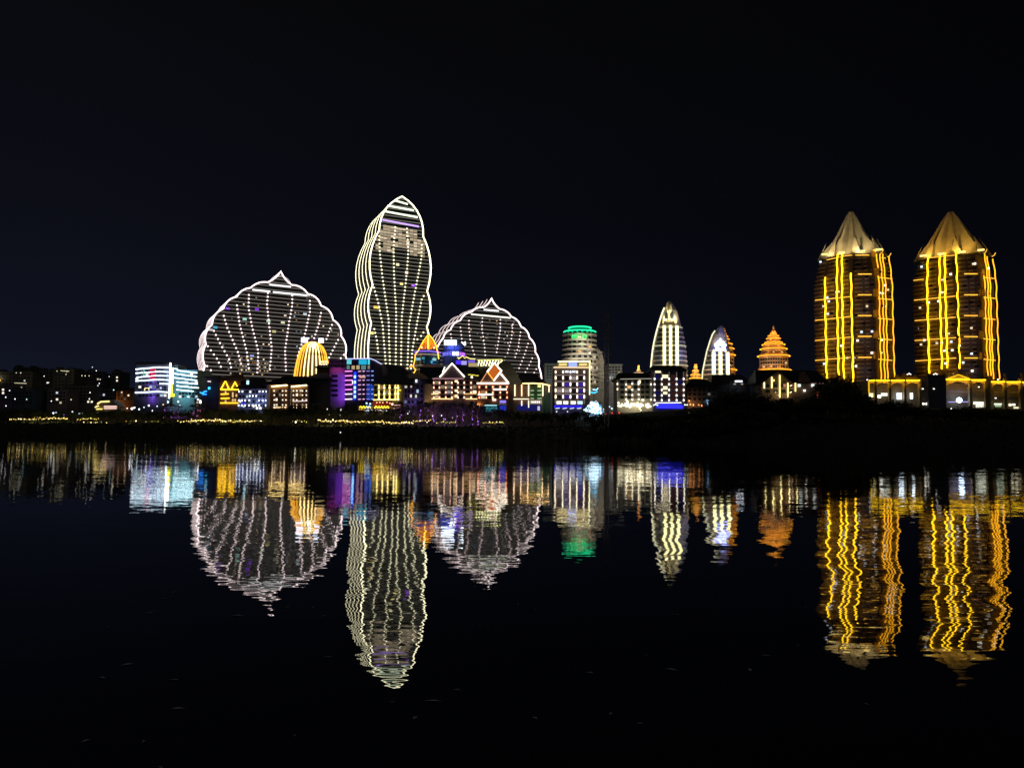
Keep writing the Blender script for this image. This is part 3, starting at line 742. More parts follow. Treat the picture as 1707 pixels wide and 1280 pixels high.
b.ln([(657, 675.5), (668, 675), (668, 679), (655, 681)], .18, E((1, .5, .45), 1.3), 'edge_light')
b = Fr('kiosk', 'blue lit kiosk at foot of the striped building', 'kiosk', 614, 411)
b.body(609, 619, 675, 3, WM((.1, .2, .5))); b.dots([(611, 672), (617, 673)], .8, .8, E((.3, .6, 1), 3), 'lamp'); b.hip(609, 619, 675, 672, 3, tile)
b.bx(610, 618, 676, 680, -.2, -.05, E((.05, .3, 1), 1), 'lit_panel')
# violet dim building
b = Fr('riverside_hotel', 'dim violet hotel with a few single lit windows', 'hotel', 690, 432)
b.body(671, 709, 640, 16, WM((.24, .21, .30))); b.body(690, 712, 631, 13, WM((.16, .15, .26)), 'annex', 2); b.hip(668, 712, 631, 622, 18, tile)
b.grid([676, 682, 688, 696, 703], [644, 652, 660, 670], 1.2, 1.9, WINC, .12)
for x, y, c, s in ((677, 644, (1, .9, .7), .6), (685.5, 643.5, (1, .9, .6), .5), (694, 635, (.8, .85, 1), 1.6), (685, 660, (1, .9, .8), .8), (693.5, 660.5, (.9, .95, .7), .7), (677.5, 637, (.8, .8, .8), .4)): b.win(x, y, 1.1, 1.7, E(c, s), -.15)
point(b.W((0, -5, 6)), 500, (.4, .25, 1), .4)
# gable hotel one
b = Fr('gable_hotel', 'pink and tan hotel with one tall white lit gable', 'hotel', 757, 420)
b.body(722, 797, 631, 18, WM((.36, .25, .22))); b.body(708, 722, 640, 16, cream, 'wing', 1)
b.poly([(733, 629.5), (753.5, 605), (775, 629.5)][::-1], -1, 6, WM((.24, .17, .18)), 'gable')
b.hip(775, 802, 631, 613, 18, tile); b.hip(720, 800, 631.5, 622, 18, tile, name='main_roof')
b.ln([(733, 628.5), (753.5, 605.5), (774.5, 628.3)], .42, E((1, .88, .72), 3.4), 'gable_light', -1.6, -1.1)
b.ln([(738, 620), (741.5, 611.5)], .35, E((1, .9, .8), 2.5), 'gable_light', -1.6, -1.1)
b.ln([(721, 631), (773, 631)], .16, E((1, .5, .6), .9), 'eave_light', -1.4, -1.25); b.ln([(719.5, 664.6), (755, 664.8)], .22, E((1, .6, .25), 2.5)); b.ln([(776, 664.6), (796, 664.9)], .22, E((1, .6, .25), 2.5))
b.ln([(719, 657), (731, 656)], .2, E(WW, 2)); b.ln([(773, 656.3), (794, 656)], .2, E((1, .6, .2), 1.4))
for x in (723, 732.5, 743, 753.2, 763.5, 773.8, 785.3):
    for y in (638, 646, 654, 662.5):
        b.dots([(x, y)], .5, .8, E((1, .62, .42), 4), 'lamp')
    b.ln([(x, 632), (x, 664)], .14, E((1, .45, .3), .30), 'column', -.4, -.05)  # faint light put into the column material
b.grid([728, 738, 748, 758, 768.5, 779.5, 791], [637.5, 645, 653.5, 661], 2.1, 1.7, WIN, .22)
for y in (625.5, 635.3, 651.3, 660): b.dots([(760.5, y)], 1.6, 1.1, E((1, .75, .4), 2), 'window')
b.dots([(783, 624.5), (789, 625), (795, 626)], 1.8, .35, E((.9, .8, .1), 1.5), 'lamp_row', -1.3); b.dots([(786.5, 628.5)], 1, 1, E((1, .85, .6), 3.5), 'lamp', -1.3)
point(b.W((14, -3, 6)), 260, (1, .6, .2), .3); point(b.W((-15, -3, 6)), 260, (1, .65, .3), .3)
# hotel with diamond gable
b = Fr('gable_hotel', 'hotel front with white A shaped gable framing an orange diamond', 'hotel', 822, 418)
b.body(796, 848, 638, 18, WM((.34, .16, .10))); b.body(848, 856, 641, 14, brown, 'wing', 1)
b.poly([(799, 638), (812, 620), (824, 603), (836, 618), (850, 638)][::-1], -.6, 3, WM((.22, .13, .10)), 'gable')
m = MB(); a, z0 = b.q(800, 640, 3); a2, _ = b.q(872, 640, 3); t1, z1 = b.q(836, 603, 12); t2, _ = b.q(850, 603, 12)
m.v = [(a, 3, z0), (a2, 3, z0), (a2, 24, z0), (a, 24, z0), (t1, 13, z1), (t2, 13, z1)]
m.f = [(0, 1, 5, 4), (1, 2, 5), (2, 3, 4, 5), (3, 0, 4), (0, 3, 2, 1)]; m.build('roof', olive, b.e)
b.poly([(824, 608), (834, 619), (823, 632), (813.5, 620.5)][::-1], -.75, -.6, E((1, .22, .03), .55), 'diamond_panel')
WH = E((1, .93, .8), 4)
b.ln([(812, 620), (824, 605), (836.5, 618.5)], .48, WH, 'gable_light', -1.3, -.8); b.ln([(835.5, 618), (823, 634.5)], .40, WH, 'gable_light', -1.3, -.8)
b.ln([(813, 620.5), (823, 634)], .3, E((1, .4, .05), 2), 'gable_light', -1.3, -.8); b.ln([(811.5, 621), (801, 637.5)], .25, E((1, .4, .2), .9), 'gable_light', -1.3, -.8); b.ln([(835, 623), (847.5, 638)], .42, WH, 'gable_light', -1.3, -.8)
b.ln([(795, 638.8), (848.5, 638.8)], .45, E((1, .85, .6), 4), 'eave_light', -1.5, -.9)
b.ln([(822, 649), (844.5, 648.8)], .40, E((1, .9, .75), 4), 'light_bar'); b.ln([(797, 657.4), (822, 657.4)], .40, E((1, .9, .75), 4), 'light_bar')
for x in (799, 810.5, 821.5, 834, 845.2):
    for y in (645, 654, 662.5): b.dots([(x, y)], .55, 1.0, E((1, .35, .18), 4), 'lamp')
    b.ln([(x, 640), (x, 664)], .2, E((1, .2, .08), .35), 'column', -.45, -.05)  # columns carry a dim red glow in their material
b.grid([805, 816, 828, 839.5], [645, 654, 661.5], 2.3, 1.9, WIN, .15); b.dots([(824, 666.3)], 1.8, .8, E((1, .85, .7), 4), 'lamp', -1)
b.ln([(820, 661), (823, 664)], .5, E((1, .8, .4), .6), 'sign_board')
point(b.W((13, -6, 26)), 700, (1, .9, .7), .5)  # added wash for the olive roof behind
b = Fr('kiosk', 'cyan lit kiosk on the promenade below the diamond gable', 'kiosk', 818, 408)
b.body(808, 830, 677, 4, WM((.2, .4, .45))); b.ln([(806, 677.5), (809, 675.4), (830, 675.6)], .2, E((.4, .9, 1), 1.6), 'edge_light'); b.bx(810, 829, 678.5, 686, -.12, -.02, E((.08, .5, .65), .38), 'lit_panel'); b.hip(808, 830, 677, 674, 4, metal)
b = Fr('kiosk', 'deep blue lit kiosk right beside the cyan kiosk', 'kiosk', 838, 408)
b.body(832, 844, 675, 4, WM((.1, .12, .5))); b.bx(833, 843.5, 667.5, 671.5, -.3, -.05, E((.25, .2, 1), 1.3), 'sign_board'); b.bx(832.5, 843.5, 675.5, 684, -.12, -.02, E((.03, .06, .9), .5), 'lit_panel'); b.hip(832, 844, 675, 672, 4, metal)
# slanted yellow sign on roof
b = Fr('roof_sign', 'yellow white slanted lettering sign on the roof behind the diamond gable', 'sign', 817, 446)
ys = E((1, .95, .45), 3.2)
b.ln([(795, 600.2), (837, 599)], .25, E((.9, .9, .2), 1.2), 'edge_light')
for k, x in enumerate((797, 801.5, 806, 810.5, 815, 819.5, 824.5, 829.5, 834)):
    m = MB(); y = 601 - .0 * k; h = 8.5
    m.ribbon([b.q(x + 2.0, y), b.q(x, y + h)], .30, -.3, 0)
    if k % 3 == 0: m.ribbon([b.q(x, y + h), b.q(x - 1.6, y + h - 1)], .26, -.3, 0)
    if k % 3 == 1: m.ribbon([b.q(x + 1, y + 4), b.q(x + 3.4, y + 4)], .24, -.3, 0); m.ribbon([b.q(x, y + h), b.q(x + 2.6, y + h)], .24, -.3, 0)
    if k % 3 != 1: m.ribbon([b.q(x + 2, y), b.q(x + 3.6, y)], .24, -.3, 0)
    m.build('letter', ys, b.e)
b.body(794, 838, 611, 3, olive, 'frame', .2)
# small gold gable & blue stage behind
b = Fr('pavilion', 'small pavilion with gold outlined gable and blue lit panels on a rooftop', 'pavilion', 778, 444)
b.body(760, 795, 601, 8, darkwall); b.poly([(763, 600), (771, 592.5), (776, 598), (778, 594), (793, 600)][::-1], 0, 4, darkwall, 'roof')
yg = E((1, .85, .25), 1.8); b.ln([(764, 598.5), (771, 593), (775.5, 597.5)], .22, yg, 'gable_light'); b.ln([(776, 594.5), (784, 598), (792.5, 598.5)], .25, yg, 'gable_light'); b.ln([(762, 596.3), (766, 596)], .2, yg, 'gable_light')
b.bx(760, 768.5, 601, 607, -.3, -.1, E((.05, .02, 1), 2), 'blue_panel'); b.bx(769, 778, 601.5, 608, -.3, -.1, E((.45, .4, 1), .9), 'blue_panel'); b.bx(780, 792, 600.5, 604, -.3, -.1, E((.25, .15, 1), .8), 'blue_panel')
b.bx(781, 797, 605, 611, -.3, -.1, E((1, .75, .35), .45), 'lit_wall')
# warm eaved hotel
b = Fr('riverside_hotel', 'dark roofed hotel with one long warm eave line and a green lit bay', 'hotel', 885, 424)
b.body(854, 906, 640, 16, WM((.30, .22, .15))); b.body(906, 918, 643, 14, darkwall, 'wing', 1); b.hip(853, 908, 639, 622, 18, tile, 1.4)
b.ln([(853, 639.6), (890, 638.8), (905, 639.8), (917, 642.6)], .32, E((1, .58, .18), 5), 'eave_light', -1.8, -1.4)
for x in (858.3, 869.7, 881.2, 905, 915.2):
    y1 = 664 if x != 915.2 else 655
    b.dots([(x, 642.5 + 3.2 * i) for i in range(int((y1 - 642) / 3.2))], .5, 1.0, E((1, .7, .42), 2.8))
b.dots([(869.7, 669 + 3 * i) for i in range(3)], .5, .9, E((1, .8, .8), 2.2)); b.dots([(881.2, 669 + 3 * i) for i in range(4)], .5, .9, E((1, .7, .5), 2.4))
b.ln([(856, 665), (882, 665)], .2, E((1, .8, .6), 2.2))
b.bx(884, 903, 643, 664.5, -.06, .02, WM((.1, .25, .1)), 'green_bay')
for y in (651, 658, 664): b.ln([(884.5, y), (890, y)], .14, E((.9, 1, .7), 1)); b.ln([(896, y), (903, y)], .14, E((.9, 1, .7), 1))
b.win(899, 643.5, 1.8, 1.2, E((1, .9, .3), 1.6), -.2); b.bx(884, 903, 667, 673, -.3, -.05, E((1, .85, .7), .35), 'shop_sign'); b.dots([(887 + 3 * i, 670) for i in range(5)], .5, .9, E((1, .85, .8), 2.2), 'lamp_row')
b.bx(862, 902, 675, 684, -.2, -.02, E((.03, .03, .35), .3), 'lit_panel'); b.bx(896, 900, 677, 684, -.35, -.1, E((.8, .8, 1), .7), 'shop_window')
point(b.W((9, -4, 9)), 160, (.3, 1, .35), .3)
# white light hotel with bright roof sign
b = Fr('riverside_hotel', 'hotel gridded with warm white lamps under a bright yellow roof sign', 'hotel', 953, 426)
b.body(924, 983, 613, 18, WM((.24, .18, .19)))
b.bx(923, 982, 611.6, 613, -1.2, 1, E((1, .75, .4), 1.1), 'cornice')  # warm light put into the cornice material
b.bx(930, 984, 603, 611.5, .2, 1.5, WM((.5, .42, .25)), 'sign_wall'); b.ln([(930, 602.8), (984, 602.4)], .4, E((1, .9, .45), 3), 'light_bar', -.1, .2)
for x0, x1 in ((932, 944), (965.5, 979)):
    for k in range(4): b.ln([(x0 + k * 3.3, 609.5), (x0 + k * 3.3 + 1.7, 605.5), (x0 + k * 3.3 + 3, 609)], .22, E((1, .8, .3), 1.6), 'letter', -.1, .1)
b.bx(948, 962, 605, 611, -.05, .15, E((.25, .35, 1), 1.6), 'blue_sign')
b.ln([(983, 603), (983, 658)], .3, E((1, .95, .6), 2.2), 'edge_light')
for i, x in enumerate((926.3, 938.7, 951, 962.2, 974)):
    for k, y in enumerate((620, 630.5, 641, 651.5, 662)):
        b.dots([(x, y - 1.6), (x, y)] if k else [(x, y)], .62, 1.2, E((1, .86, .62), 4), 'lamp')
    b.ln([(x, 616), (x, 673)], .2, E((1, .8, .6), .22), 'column', -.45, -.05)  # column glow is put into its material
for y in (625, 636, 646.5, 657): b.ln([(925, y), (974, y)], .16, E((1, .8, .75), .35), 'floor_light', -.3, -.05)
b.grid([932.5, 944.8, 956.6, 968], [630.5, 641, 651.5, 661.5], 2.6, 2.1, [E((.12, .05, .8), .4), E((.15, .08, 1), .2), E((1, .8, .8), .3)], .4, WM((.06, .04, .04)))
for x in (945, 956.5): b.win(x, 619.5, 2.2, 1.4, E((.9, .9, 1), 1))
for x in (932, 943, 955.5, 967): b.bx(x - 4.2, x + 4.2, 668.5, 673.5, -.3, -.1, E((1, .95, .8), 1.5) if x < 960 else E((.6, .9, 1), 1.2), 'shop_window')
for k in range(4): b.bx(924 + 12 * k, 934.5 + 12 * k, 675.5, 679.5, -2.2, -.3, E((.04, .03, 1), .75), 'awning'); b.ln([(926 + 12 * k, 681), (933 + 12 * k, 680)], .16, E(CW, 1.5), 'lamp')  # blue light put into the awning material
# white hotel with roof left of black hotel
b = Fr('riverside_hotel', 'pale dark roofed hotel over a bright cluster of bulbs beside the lattice pole', 'hotel', 1058, 430)
b.body(1029, 1088, 632, 16, WM((.36, .33, .27))); b.hip(1028, 1089, 632, 621.5, 18, tile, 1, .12)
b.ln([(1034, 631.8), (1087, 631)], .15, E((1, .9, .7), .7), 'eave_light', -1.2, -1)
for x, ys_ in ((1029.3, (640, 648.5)), (1043.8, (641, 649, 657.5, 665.5)), (1054.2, (639.5, 649.5, 658.5, 666)), (1064.7, (637, 640, 649, 657.5, 665.5)), (1085.5, (640.5, 666))):
    b.dots([(x, y) for y in ys_], .6, .9, E((1, .85, .6), 4), 'lamp_row')
    b.ln([(x, 634), (x, 668)], .2, E((1, .85, .6), .14), 'column', -.45, -.05)  # columns given a faint glow of their own
b.grid([1037, 1049, 1059.5, 1071, 1079], [636.5, 645, 653.5, 662], 2.1, 1.7, WIN, .1); b.win(1066.5, 636, 1.2, 2, E((1, .8, .5), 1.5), -.2)
for k in range(46):
    x = R.uniform(1030, 1084); y = R.gauss(674.5, 2.3); b.dots([(x, y)], R.choice((.5, .8, 1.1)), .8, E((1, .9, .6), R.choice((2, 4, 6))), 'bulb', R.uniform(-3, -1))
point(b.W((0, -5, 3)), 700, (1, .85, .5), .5)
# black hotel with blue canopy
b = Fr('riverside_hotel', 'tall dark flat roofed hotel above a deep blue glowing canopy', 'hotel', 1116, 424)
b.body(1089, 1143, 617, 18, WM((.13, .11, .14))); b.hip(1090, 1141, 617, 609, 18, tile, 1.6, .06)
for i, x in enumerate((1091.3, 1103.3, 1115.5, 1128, 1139.8)):
    b.dots([(x, y) for y in (631.5, 640.5, 649.8, 659, 667)], .6, 1.0, E((1, .88, .72), 4), 'lamp_row'); b.ln([(x, 620), (x, 669)], .24, E((1, .9, .8), .12), 'column', -.45, -.05)  # column material glows faintly by itself
b.grid([1097, 1109.5, 1122, 1134], [628, 637, 646, 655.5, 664], 2.6, 2.2, [E((.06, .05, .5), .12), E((.3, .1, .1), .10)], .6, WM((.05, .04, .06)))
for x, y, w, h in ((1097, 619.5, 3.2, 1.4), (1109, 627.5, 3.4, 2), (1109, 646.5, 2.6, 2), (1109, 655, 2.4, 1.6)): b.win(x, y, w, h, E((1, .85, .5), 1.3), -.25)
b.ln([(1093, 671.5), (1136, 671.2)], .22, E((.9, .9, 1), 2.4), 'light_bar', -2, -1.6)
cu, cz = b.q(1118, 677, -2)
m = MB(); m.lathe([(8.0, cz - 1.2), (8.3, cz - .2), (7.4, cz + .9), (5, cz + 1.3)], 24, (cu, 1.5), 0, .5).build('canopy', E((.02, .02, 1), 2.2), b.e)
b.dots([(1090 + 3 * i, 675 - (i % 2)) for i in range(3)] + [(1142, 674.6), (1145.5, 674.8)], .7, .5, E(CW, 3), 'lamp_row', -2.4)
b.ln([(1099, 687.5), (1112, 686.7)], .22, E((.7, .8, 1), 1.3), 'step_light', -6, -5.6)
# low dark house with orange base
b = Fr('riverside_house', 'low dark roofed house with dim orange lamps at its foot', 'house', 1170, 430)
b.body(1145, 1194, 645, 14, WM((.26, .22, .2))); b.hip(1143, 1196, 645, 632, 16, tile)
b.grid([1150, 1158, 1166, 1174, 1182, 1190], [650, 657, 665], 1.5, 1.4, WIN, .05)
b.dots([(1149, 668), (1151, 674), (1156, 675), (1165, 674.5), (1170, 676)], .6, .9, E((1, .4, .12), 2.2), 'lamp_row'); b.dots([(1179.5, 669), (1181, 673)], 1.2, 1.3, E((.3, .6, 1), 2.4), 'lamp')
point(b.W((-6, -3, 3)), 220, (1, .4, .12), .3)
b = Fr('dark_block', 'long low dark roof with a tiny white sign below the lotus sign tower', 'building', 1220, 440)
b.body(1187, 1250, 637, 18, darkwall); b.hip(1188, 1250, 637, 624.5, 18, tile, 1, .1)
b.dots([(1226.5 + 2 * i, 635.5) for i in range(6)], .6, .8, E((.8, .85, 1), 4), 'sign_letter', -1.4)
b.dots([(1225, 640), (1237, 640)], 1.4, .6, E((.8, .6, .5), .5), 'window'); point(b.W((2, -4, 14)), 60, (.7, .75, 1), .3)
# gable hotel with gold columns
b = Fr('gable_hotel', 'brown gabled hotel with five strings of pale yellow lights among dark trees', 'hotel', 1300, 424)
b.body(1270, 1376, 638, 16, WM((.30, .20, .14)))
b.poly([(1268, 640), (1280, 632), (1297, 618), (1318, 636), (1320, 640)][::-1], -1, 12, WM((.32, .22, .14)), 'gable'); b.poly([(1329, 638), (1341, 619), (1353, 637)][::-1], -.8, 12, WM((.3, .18, .14)), 'gable')
b.hip(1262, 1378, 637.5, 617, 18, tile, 1, .05)
b.ln([(1258, 640), (1278, 630), (1296, 617.2)], .5, tile, 'roof_edge', -1.8, -.9); b.ln([(1298, 617.2), (1320, 636)], .5, tile, 'roof_edge', -1.8, -.9)
YS = E((1, .85, .35), 3.6)
for x, ya, yb in ((1274.3, 638, 646.5), (1286.8, 629, 646.5), (1300, 626, 663), (1313.5, 639, 663.5), (1326.2, 639, 653.5)):
    b.dots([(x, ya + 2.1 * i) for i in range(int((yb - ya) / 2.1) + 1)], .52, .5, YS, d=-1.5)
b.dots([(1289, 634)], 1.4, 1.1, E((1, .75, .2), 2), 'window', -1.3)
for x, y in ((1318.5, 642.5), (1318, 653.5)): b.ln([(x - 1.5, y + 1), (x + 2, y - .5)], .3, E((1, .6, .4), 2.5), 'lamp', -1.3, -1.1)
b.grid([1280, 1293.5, 1306.5, 1320], [634 + 9 * i for i in range(1, 3)], 2.6, 1.9, WIN, .12, d=-.1)
for x in (1332.3, 1355): b.win(x, 642.5, 1.7, 1.6, E((.8, .9, .85), 1.4), -1.1)
b.dots([(1341.5, 651)], 1.0, .9, E((1, 1, .95), 3.2), 'lamp', -1.1); b.bx(1306, 1310, 640, 645, -.2, -.05, E((1, .4, .2), .5), 'window')
b.ln([(1352, 639), (1375, 639)], .15, E((1, .6, .5), .35), 'eave_light', -1.2, -1)
point(b.W((-1, -4, 9)), 300, (1, .8, .35), .3)
b = Fr('lantern_sign', 'vertical red lantern sign among dark trees right of gabled hotel', 'sign', 1363, 405)
b.body(1362.6, 1363.4, 656, .3, metal, 'post', .2)
for y, s in ((655, .6), (659.5, 1), (663.5, 1.6), (668, 3)): b.dots([(1363, y)], .8, 1.0, E((1, .12, .05), s), 'lantern', 0)

# ------------------------------------------------------------------ colonnade
SC = 1707 / 267
zc_ = lambda pts: Z(1440, 600, SC, pts)
b = Fr('arcade_building', 'long two storey arcade with gold lit arches along its top', 'arcade', 1578, 420)
b.body(1449, 1580, 636, 18, WM((.20, .15, .10)), 'wall', 4); 
a, z0 = b.q(1580, 640, 4); a2, _ = b.q(1760, 640, 4); MB().box(a + .01, a2, 4, 22, -1.5, b.q(1600, 638)[1]).build('wall', WM((.20, .15, .10)), b.e)
MB().box(b.q(1449, 640)[0] - .3, a2, -.3, 23, -1.8, -.02).build('plinth', concrete, b.e)
gm = WM((.62, .45, .16), .55)
bays = [(1449.5, 1459, 634.3, 656), (1461, 1483, 634, 690), (1485.5, 1508, 634, 690), (1511, 1533.5, 634, 690), (1577.5, 1617.5, 632.3, 690), (1619.5, 1643.5, 633.3, 690), (1653, 1675.5, 636.3, 690), (1678.5, 1702, 636.6, 690), (1705, 1728, 637, 690)]
for x0, x1, yt, yb in bays:
    # arch spandrel: rectangle with an arched underside
    yt2 = yt + 1.3; w = x1 - x0; big = w > 30
    ht = 8 if not big else 10
    pts = [(x0, yt2), (x1, yt2), (x1, yt2 + ht)]
    for i in range(1, 10):
        t = i / 10; pts.append((x1 - w * t, yt2 + ht - (ht - 2.5) * math.sin(PI * t) ** .7))
    pts.append((x0, yt2 + ht))
    b.poly(pts[::-1], -.2, 1.2, gm, 'arch')
    b.ln([(x0, yt), (x1, yt)], .38, E((1, .62, .01), 3.4), 'light_bar', -1.2, -.7)
    b.ln([(x0 + 2, yt + 4.5), (x0 + w / 2, yt + 2.9), (x1 - 2, yt + 4.5)], .2, E((1, .45, .03), .7), 'arch_light', -.5, -.22)
for x in (1459, 1483, 1508.3, 1533.6, 1617.6, 1643.6, 1648, 1675.6, 1702): b.bx(x, x + 2.2, 631, 690, -1.0, .8, WM((.42, .30, .14)), 'pillar')
b.bx(1549, 1576.5, 626, 690, -1.2, 3, darkwall, 'gatehouse')
b.bx(1448.5, 1449.6, 635, 655, -.6, .2, E((1, .55, .02), .8), 'edge_light')
for x0, x1, y in ((1494, 1530, 628), (1580, 1616, 627)):
    b.bx(x0, x1, y, y + 5, .5, 3, gm if x0 > 1550 else brown, 'parapet')
    for k in range(5): b.bx(x0 + k * (x1 - x0) / 5 + 1, x0 + k * (x1 - x0) / 5 + 4.5, y - 3.5, y, .7, 2.8, gm if x0 > 1550 else brown, 'battlement')
b.ln([(1580, 631), (1590, 627.5), (1598, 624.5), (1606, 627.5), (1616, 631)], .3, E((1, .55, .02), 1.2), 'crest_light', 0, .3)
for x in (1508, 1547.5, 1575, 1618, 1645, 1676, 1704): b.bx(x - .8, x + 1.2, 622, 633, -.5, .8, WM((.2, .13, .07)), 'turret')
for x0, x1, y0, y1, c, s in ((1449, 1458, 655.5, 662, (1, .9, .4), 1.8), (1463.5, 1468.5, 658.5, 663, (1, 1, .9), 3.4), (1469, 1480, 655, 660, (.9, 1, .85), 1.2), (1495.5, 1503, 655, 665.5, (.7, .85, 1), 4), (1517.5, 1521.5, 655, 664.5, (.8, .95, 1), 4), (1538, 1541, 671.5, 674.5, (1, .95, .8), 3), (1543.5, 1547.5, 671.5, 675, (1, .95, .8), 3),
                             (1555, 1573, 668.3, 673, (.85, .9, .7), 1.2), (1559, 1570, 673.3, 677.5, (.8, .9, .65), .8), (1623, 1640.5, 669.8, 674, (.9, .95, .75), 1.5), (1627, 1640.5, 674.4, 679, (.9, .95, .75), 1.1), (1657.5, 1670, 672.3, 674.6, (.85, .95, .7), 1.3), (1659, 1669, 675, 678, (.6, .85, .5), .6), (1682, 1686, 673, 676.5, (1, .9, .6), 2.2), (1688, 1692.5, 673, 676, (1, .9, .6), 2.4), (1690, 1699, 678, 681, (1, .9, .6), 1)):
    b.bx(x0, x1, y0, y1, .9, 1.1, E(c, s), 'shop_window')
b.bx(1580, 1614, 652, 653.6, .5, 1.0, concrete, 'beam'); b.bx(1622, 1641, 650, 651, .5, 1, concrete, 'beam'); b.bx(1656, 1700, 653, 654.5, .9, 1.2, concrete, 'beam')
b.ln([(1581, 670), (1614, 669.6)], .22, E((.5, .4, 1), 1.3), 'light_bar', .1, .4)
u, z = b.q(1598, 667); MB().lathe([(.2, z - 1.6), (1.3, z - .8), (1.5, z), (1.1, z + 1), (.3, z + 1.5)], 12, (u, -.5)).build('lamp', E((.55, .75, 1), 8), b.e)
point(b.W((u, -3, z + 1)), 500, (.3, .4, 1), .5)
for x, y in ((1538.5, 648), (1557, 648), (1632, 645), (1660, 663.5), (1664, 632.5), (1446, 633)): b.dots([(x, y)], .7, .5, E((1, .95, .85), 2.5), 'lamp', -1.5)
for x in (1472, 1497, 1522, 1590, 1605, 1631, 1664, 1690):
    point(b.W((b.q(x, 636)[0], -2.6, b.q(x, 634)[1] - 2.2)), 420, (1, .6, .08), .2)
for k, (x, w) in enumerate(((1516, 10), (1560, 14))):
    bb = Fr('penthouse', ('low lit rooftop room above the left arches' if k == 0 else 'brown lit rooftop room above the dark gatehouse'), 'building', x, 438)
    bb.body(x - w / 2, x + w / 2, 625, 6, brown); bb.dots([(x - 3, 624), (x, 622.5), (x + 2, 623.8)], .7, .5, E((1, .9, .8), 2.2), 'lamp'); bb.hip(x - w / 2, x + w / 2, 625, 622, 6, tileb, .3)

# ------------------------------------------------------------------ gold ribbed dome, orange arch building, blue drum
b = Fr('ribbed_dome', 'bell shaped dome striped with glowing gold ribs', 'dome', 518.5, 500, face(518.5, 500))
z_ = lambda y: b.q(519, y)[1]; h_ = lambda w: w / 1233 * 500
prof = [(h_(31), -1.5), (h_(29.5), z_(632)), (h_(27.5), z_(615)), (h_(25), z_(600)), (h_(21), z_(585)), (h_(16), z_(575)), (h_(9), z_(569)), (h_(3), z_(567))]
cdm = h_(30)
MB().lathe(prof, 32, (0, cdm)).build('wall', WM((.3, .2, .1)), b.e)
for i in range(26):
    w = PI + (i + .5) * 2 * PI / 26 ; pts = []
    for r, z in prof[1:]: pts.append(((r + .35) * math.cos(w), cdm + (r + .35) * math.sin(w), z))
    fin = []
    for j in range(len(pts) - 1):
        for t in (0, .5): fin.append(tuple(Vector(pts[j]).lerp(Vector(pts[j + 1]), t)))
    fin.append(pts[-1]); edge = abs(math.cos(w)) > .6
    MB().tube(fin, .42, 5).build('light_rib', E((1, .45, .04), 1.8) if edge else E((1, .72, .28), 3.2), b.e)
MB().lathe([(h_(9), z_(567)), (h_(9), z_(562.5))], 16, (0, cdm)).build('drum', WM((.2, .1, .3)), b.e)
MB().ball((.6, cdm - h_(17) - 1.0, z_(576)), 1.5).build('lamp', E((.8, .9, 1), 5), b.e)
for k, (x0, x1, y0, y1, lb) in enumerate(((502, 514.5, 563, 570.5, 'white lit rooftop sign left of the ribbed dome top'), (531, 539, 564, 571, 'white lit rooftop sign right of the ribbed dome top'))):
    s = Fr('rooftop_sign', lb, 'sign', (x0 + x1) / 2, 520)
    s.bx(x0, x1, y0, y1, 0, 1, E((.75, .8, 1), 5), 'sign_board'); s.bx((x0 + x1) / 2 - .4, (x0 + x1) / 2 + .4, y1, 700, .2, .9, metal, 'mast')
b = Fr('low_house', 'brown house with small dotted window lights at right foot of the ribbed dome', 'house', 545, 470)
b.body(528, 551, 612, 10, brown); b.hip(528, 551, 612, 606, 10, tile); b.dots([(536 + 4 * i, 603 + 4 * j) for i in range(3) for j in range(2)], 1, 1, WIN[2], 'window', -.2)

b = Fr('arch_building', 'rounded blue glass building under a glowing orange pointed arch', 'building', 711, 470, face(711, 470))
z_ = lambda y: b.q(711, y)[1]; h_ = lambda w: w / 1233 * 470
ca = h_(22)
MB().lathe([(h_(22), -1.5), (h_(22), z_(588)), (h_(19), z_(584)), (h_(18), z_(576))], 28, (0, ca)).build('wall', bluegl, b.e)
for y, w, m_ in ((585, 22.5, E((.3, .15, 1), 1.6)), (590.5, 22.6, E((1, .7, .6), .7)), (608.6, 22.6, E((1, .9, .8), .35)), (615.5, 22.6, E((1, .9, .8), .25))):
    MB().lathe([(h_(w), z_(y) - .15), (h_(w), z_(y) + .15)], 28, (0, ca)).build('floor_light', m_, b.e)
b.poly([(697, 582), (703, 570), (714.5, 558), (722, 567), (727, 582)][::-1], .8, 3, WM((.6, .28, .1)), 'arch_wall')
eo = E((1, .42, .03), 3)
b.ln([(714.5, 557), (706, 568), (697.5, 584), (692.3, 591), (691.3, 601), (688.6, 610.8), (693, 616.5), (688.8, 623.5)], .35, eo, 'arch_light', -.6, 0); b.ln([(714.5, 557), (722, 566), (727, 576), (730.3, 590), (731.3, 598.5)], .42, eo, 'arch_light', -.6, 0)
b.ln([(713.7, 560), (713.7, 581)], .55, E((1, .6, .06), 3.2), 'centre_light', -.6, 0); b.ln([(704.5, 573), (712, 566)], .3, E((1, .3, .02), 1.6), 'arch_light', -.3, .2); b.ln([(716, 564), (721.5, 573.5)], .3, E((1, .3, .02), 1.6), 'arch_light', -.3, .2)
b.dots([(703, 579), (723.5, 579)], .8, .7, E((1, .7, .5), 3), 'lamp', -.4); b.ln([(682, 611), (689, 610.5)], .2, eo, 'arch_light', -.4, 0)
for x, y, w, c, s in ((697, 598.5, 3, (.3, .7, .9), .7), (706, 597, 2, (.1, .5, .6), .5), (724, 599, 2.4, (.4, .8, .9), .8), (712, 603, 5, (.02, .3, .45), .3)):
    b.win(x, y, w, 1.6, E(c, s), .2)
point(b.W((1, -3, z_(578))), 1200, (1, .4, .05), .4); point(b.W((6, -4, z_(602))), 700, (.1, .5, .9), .5)

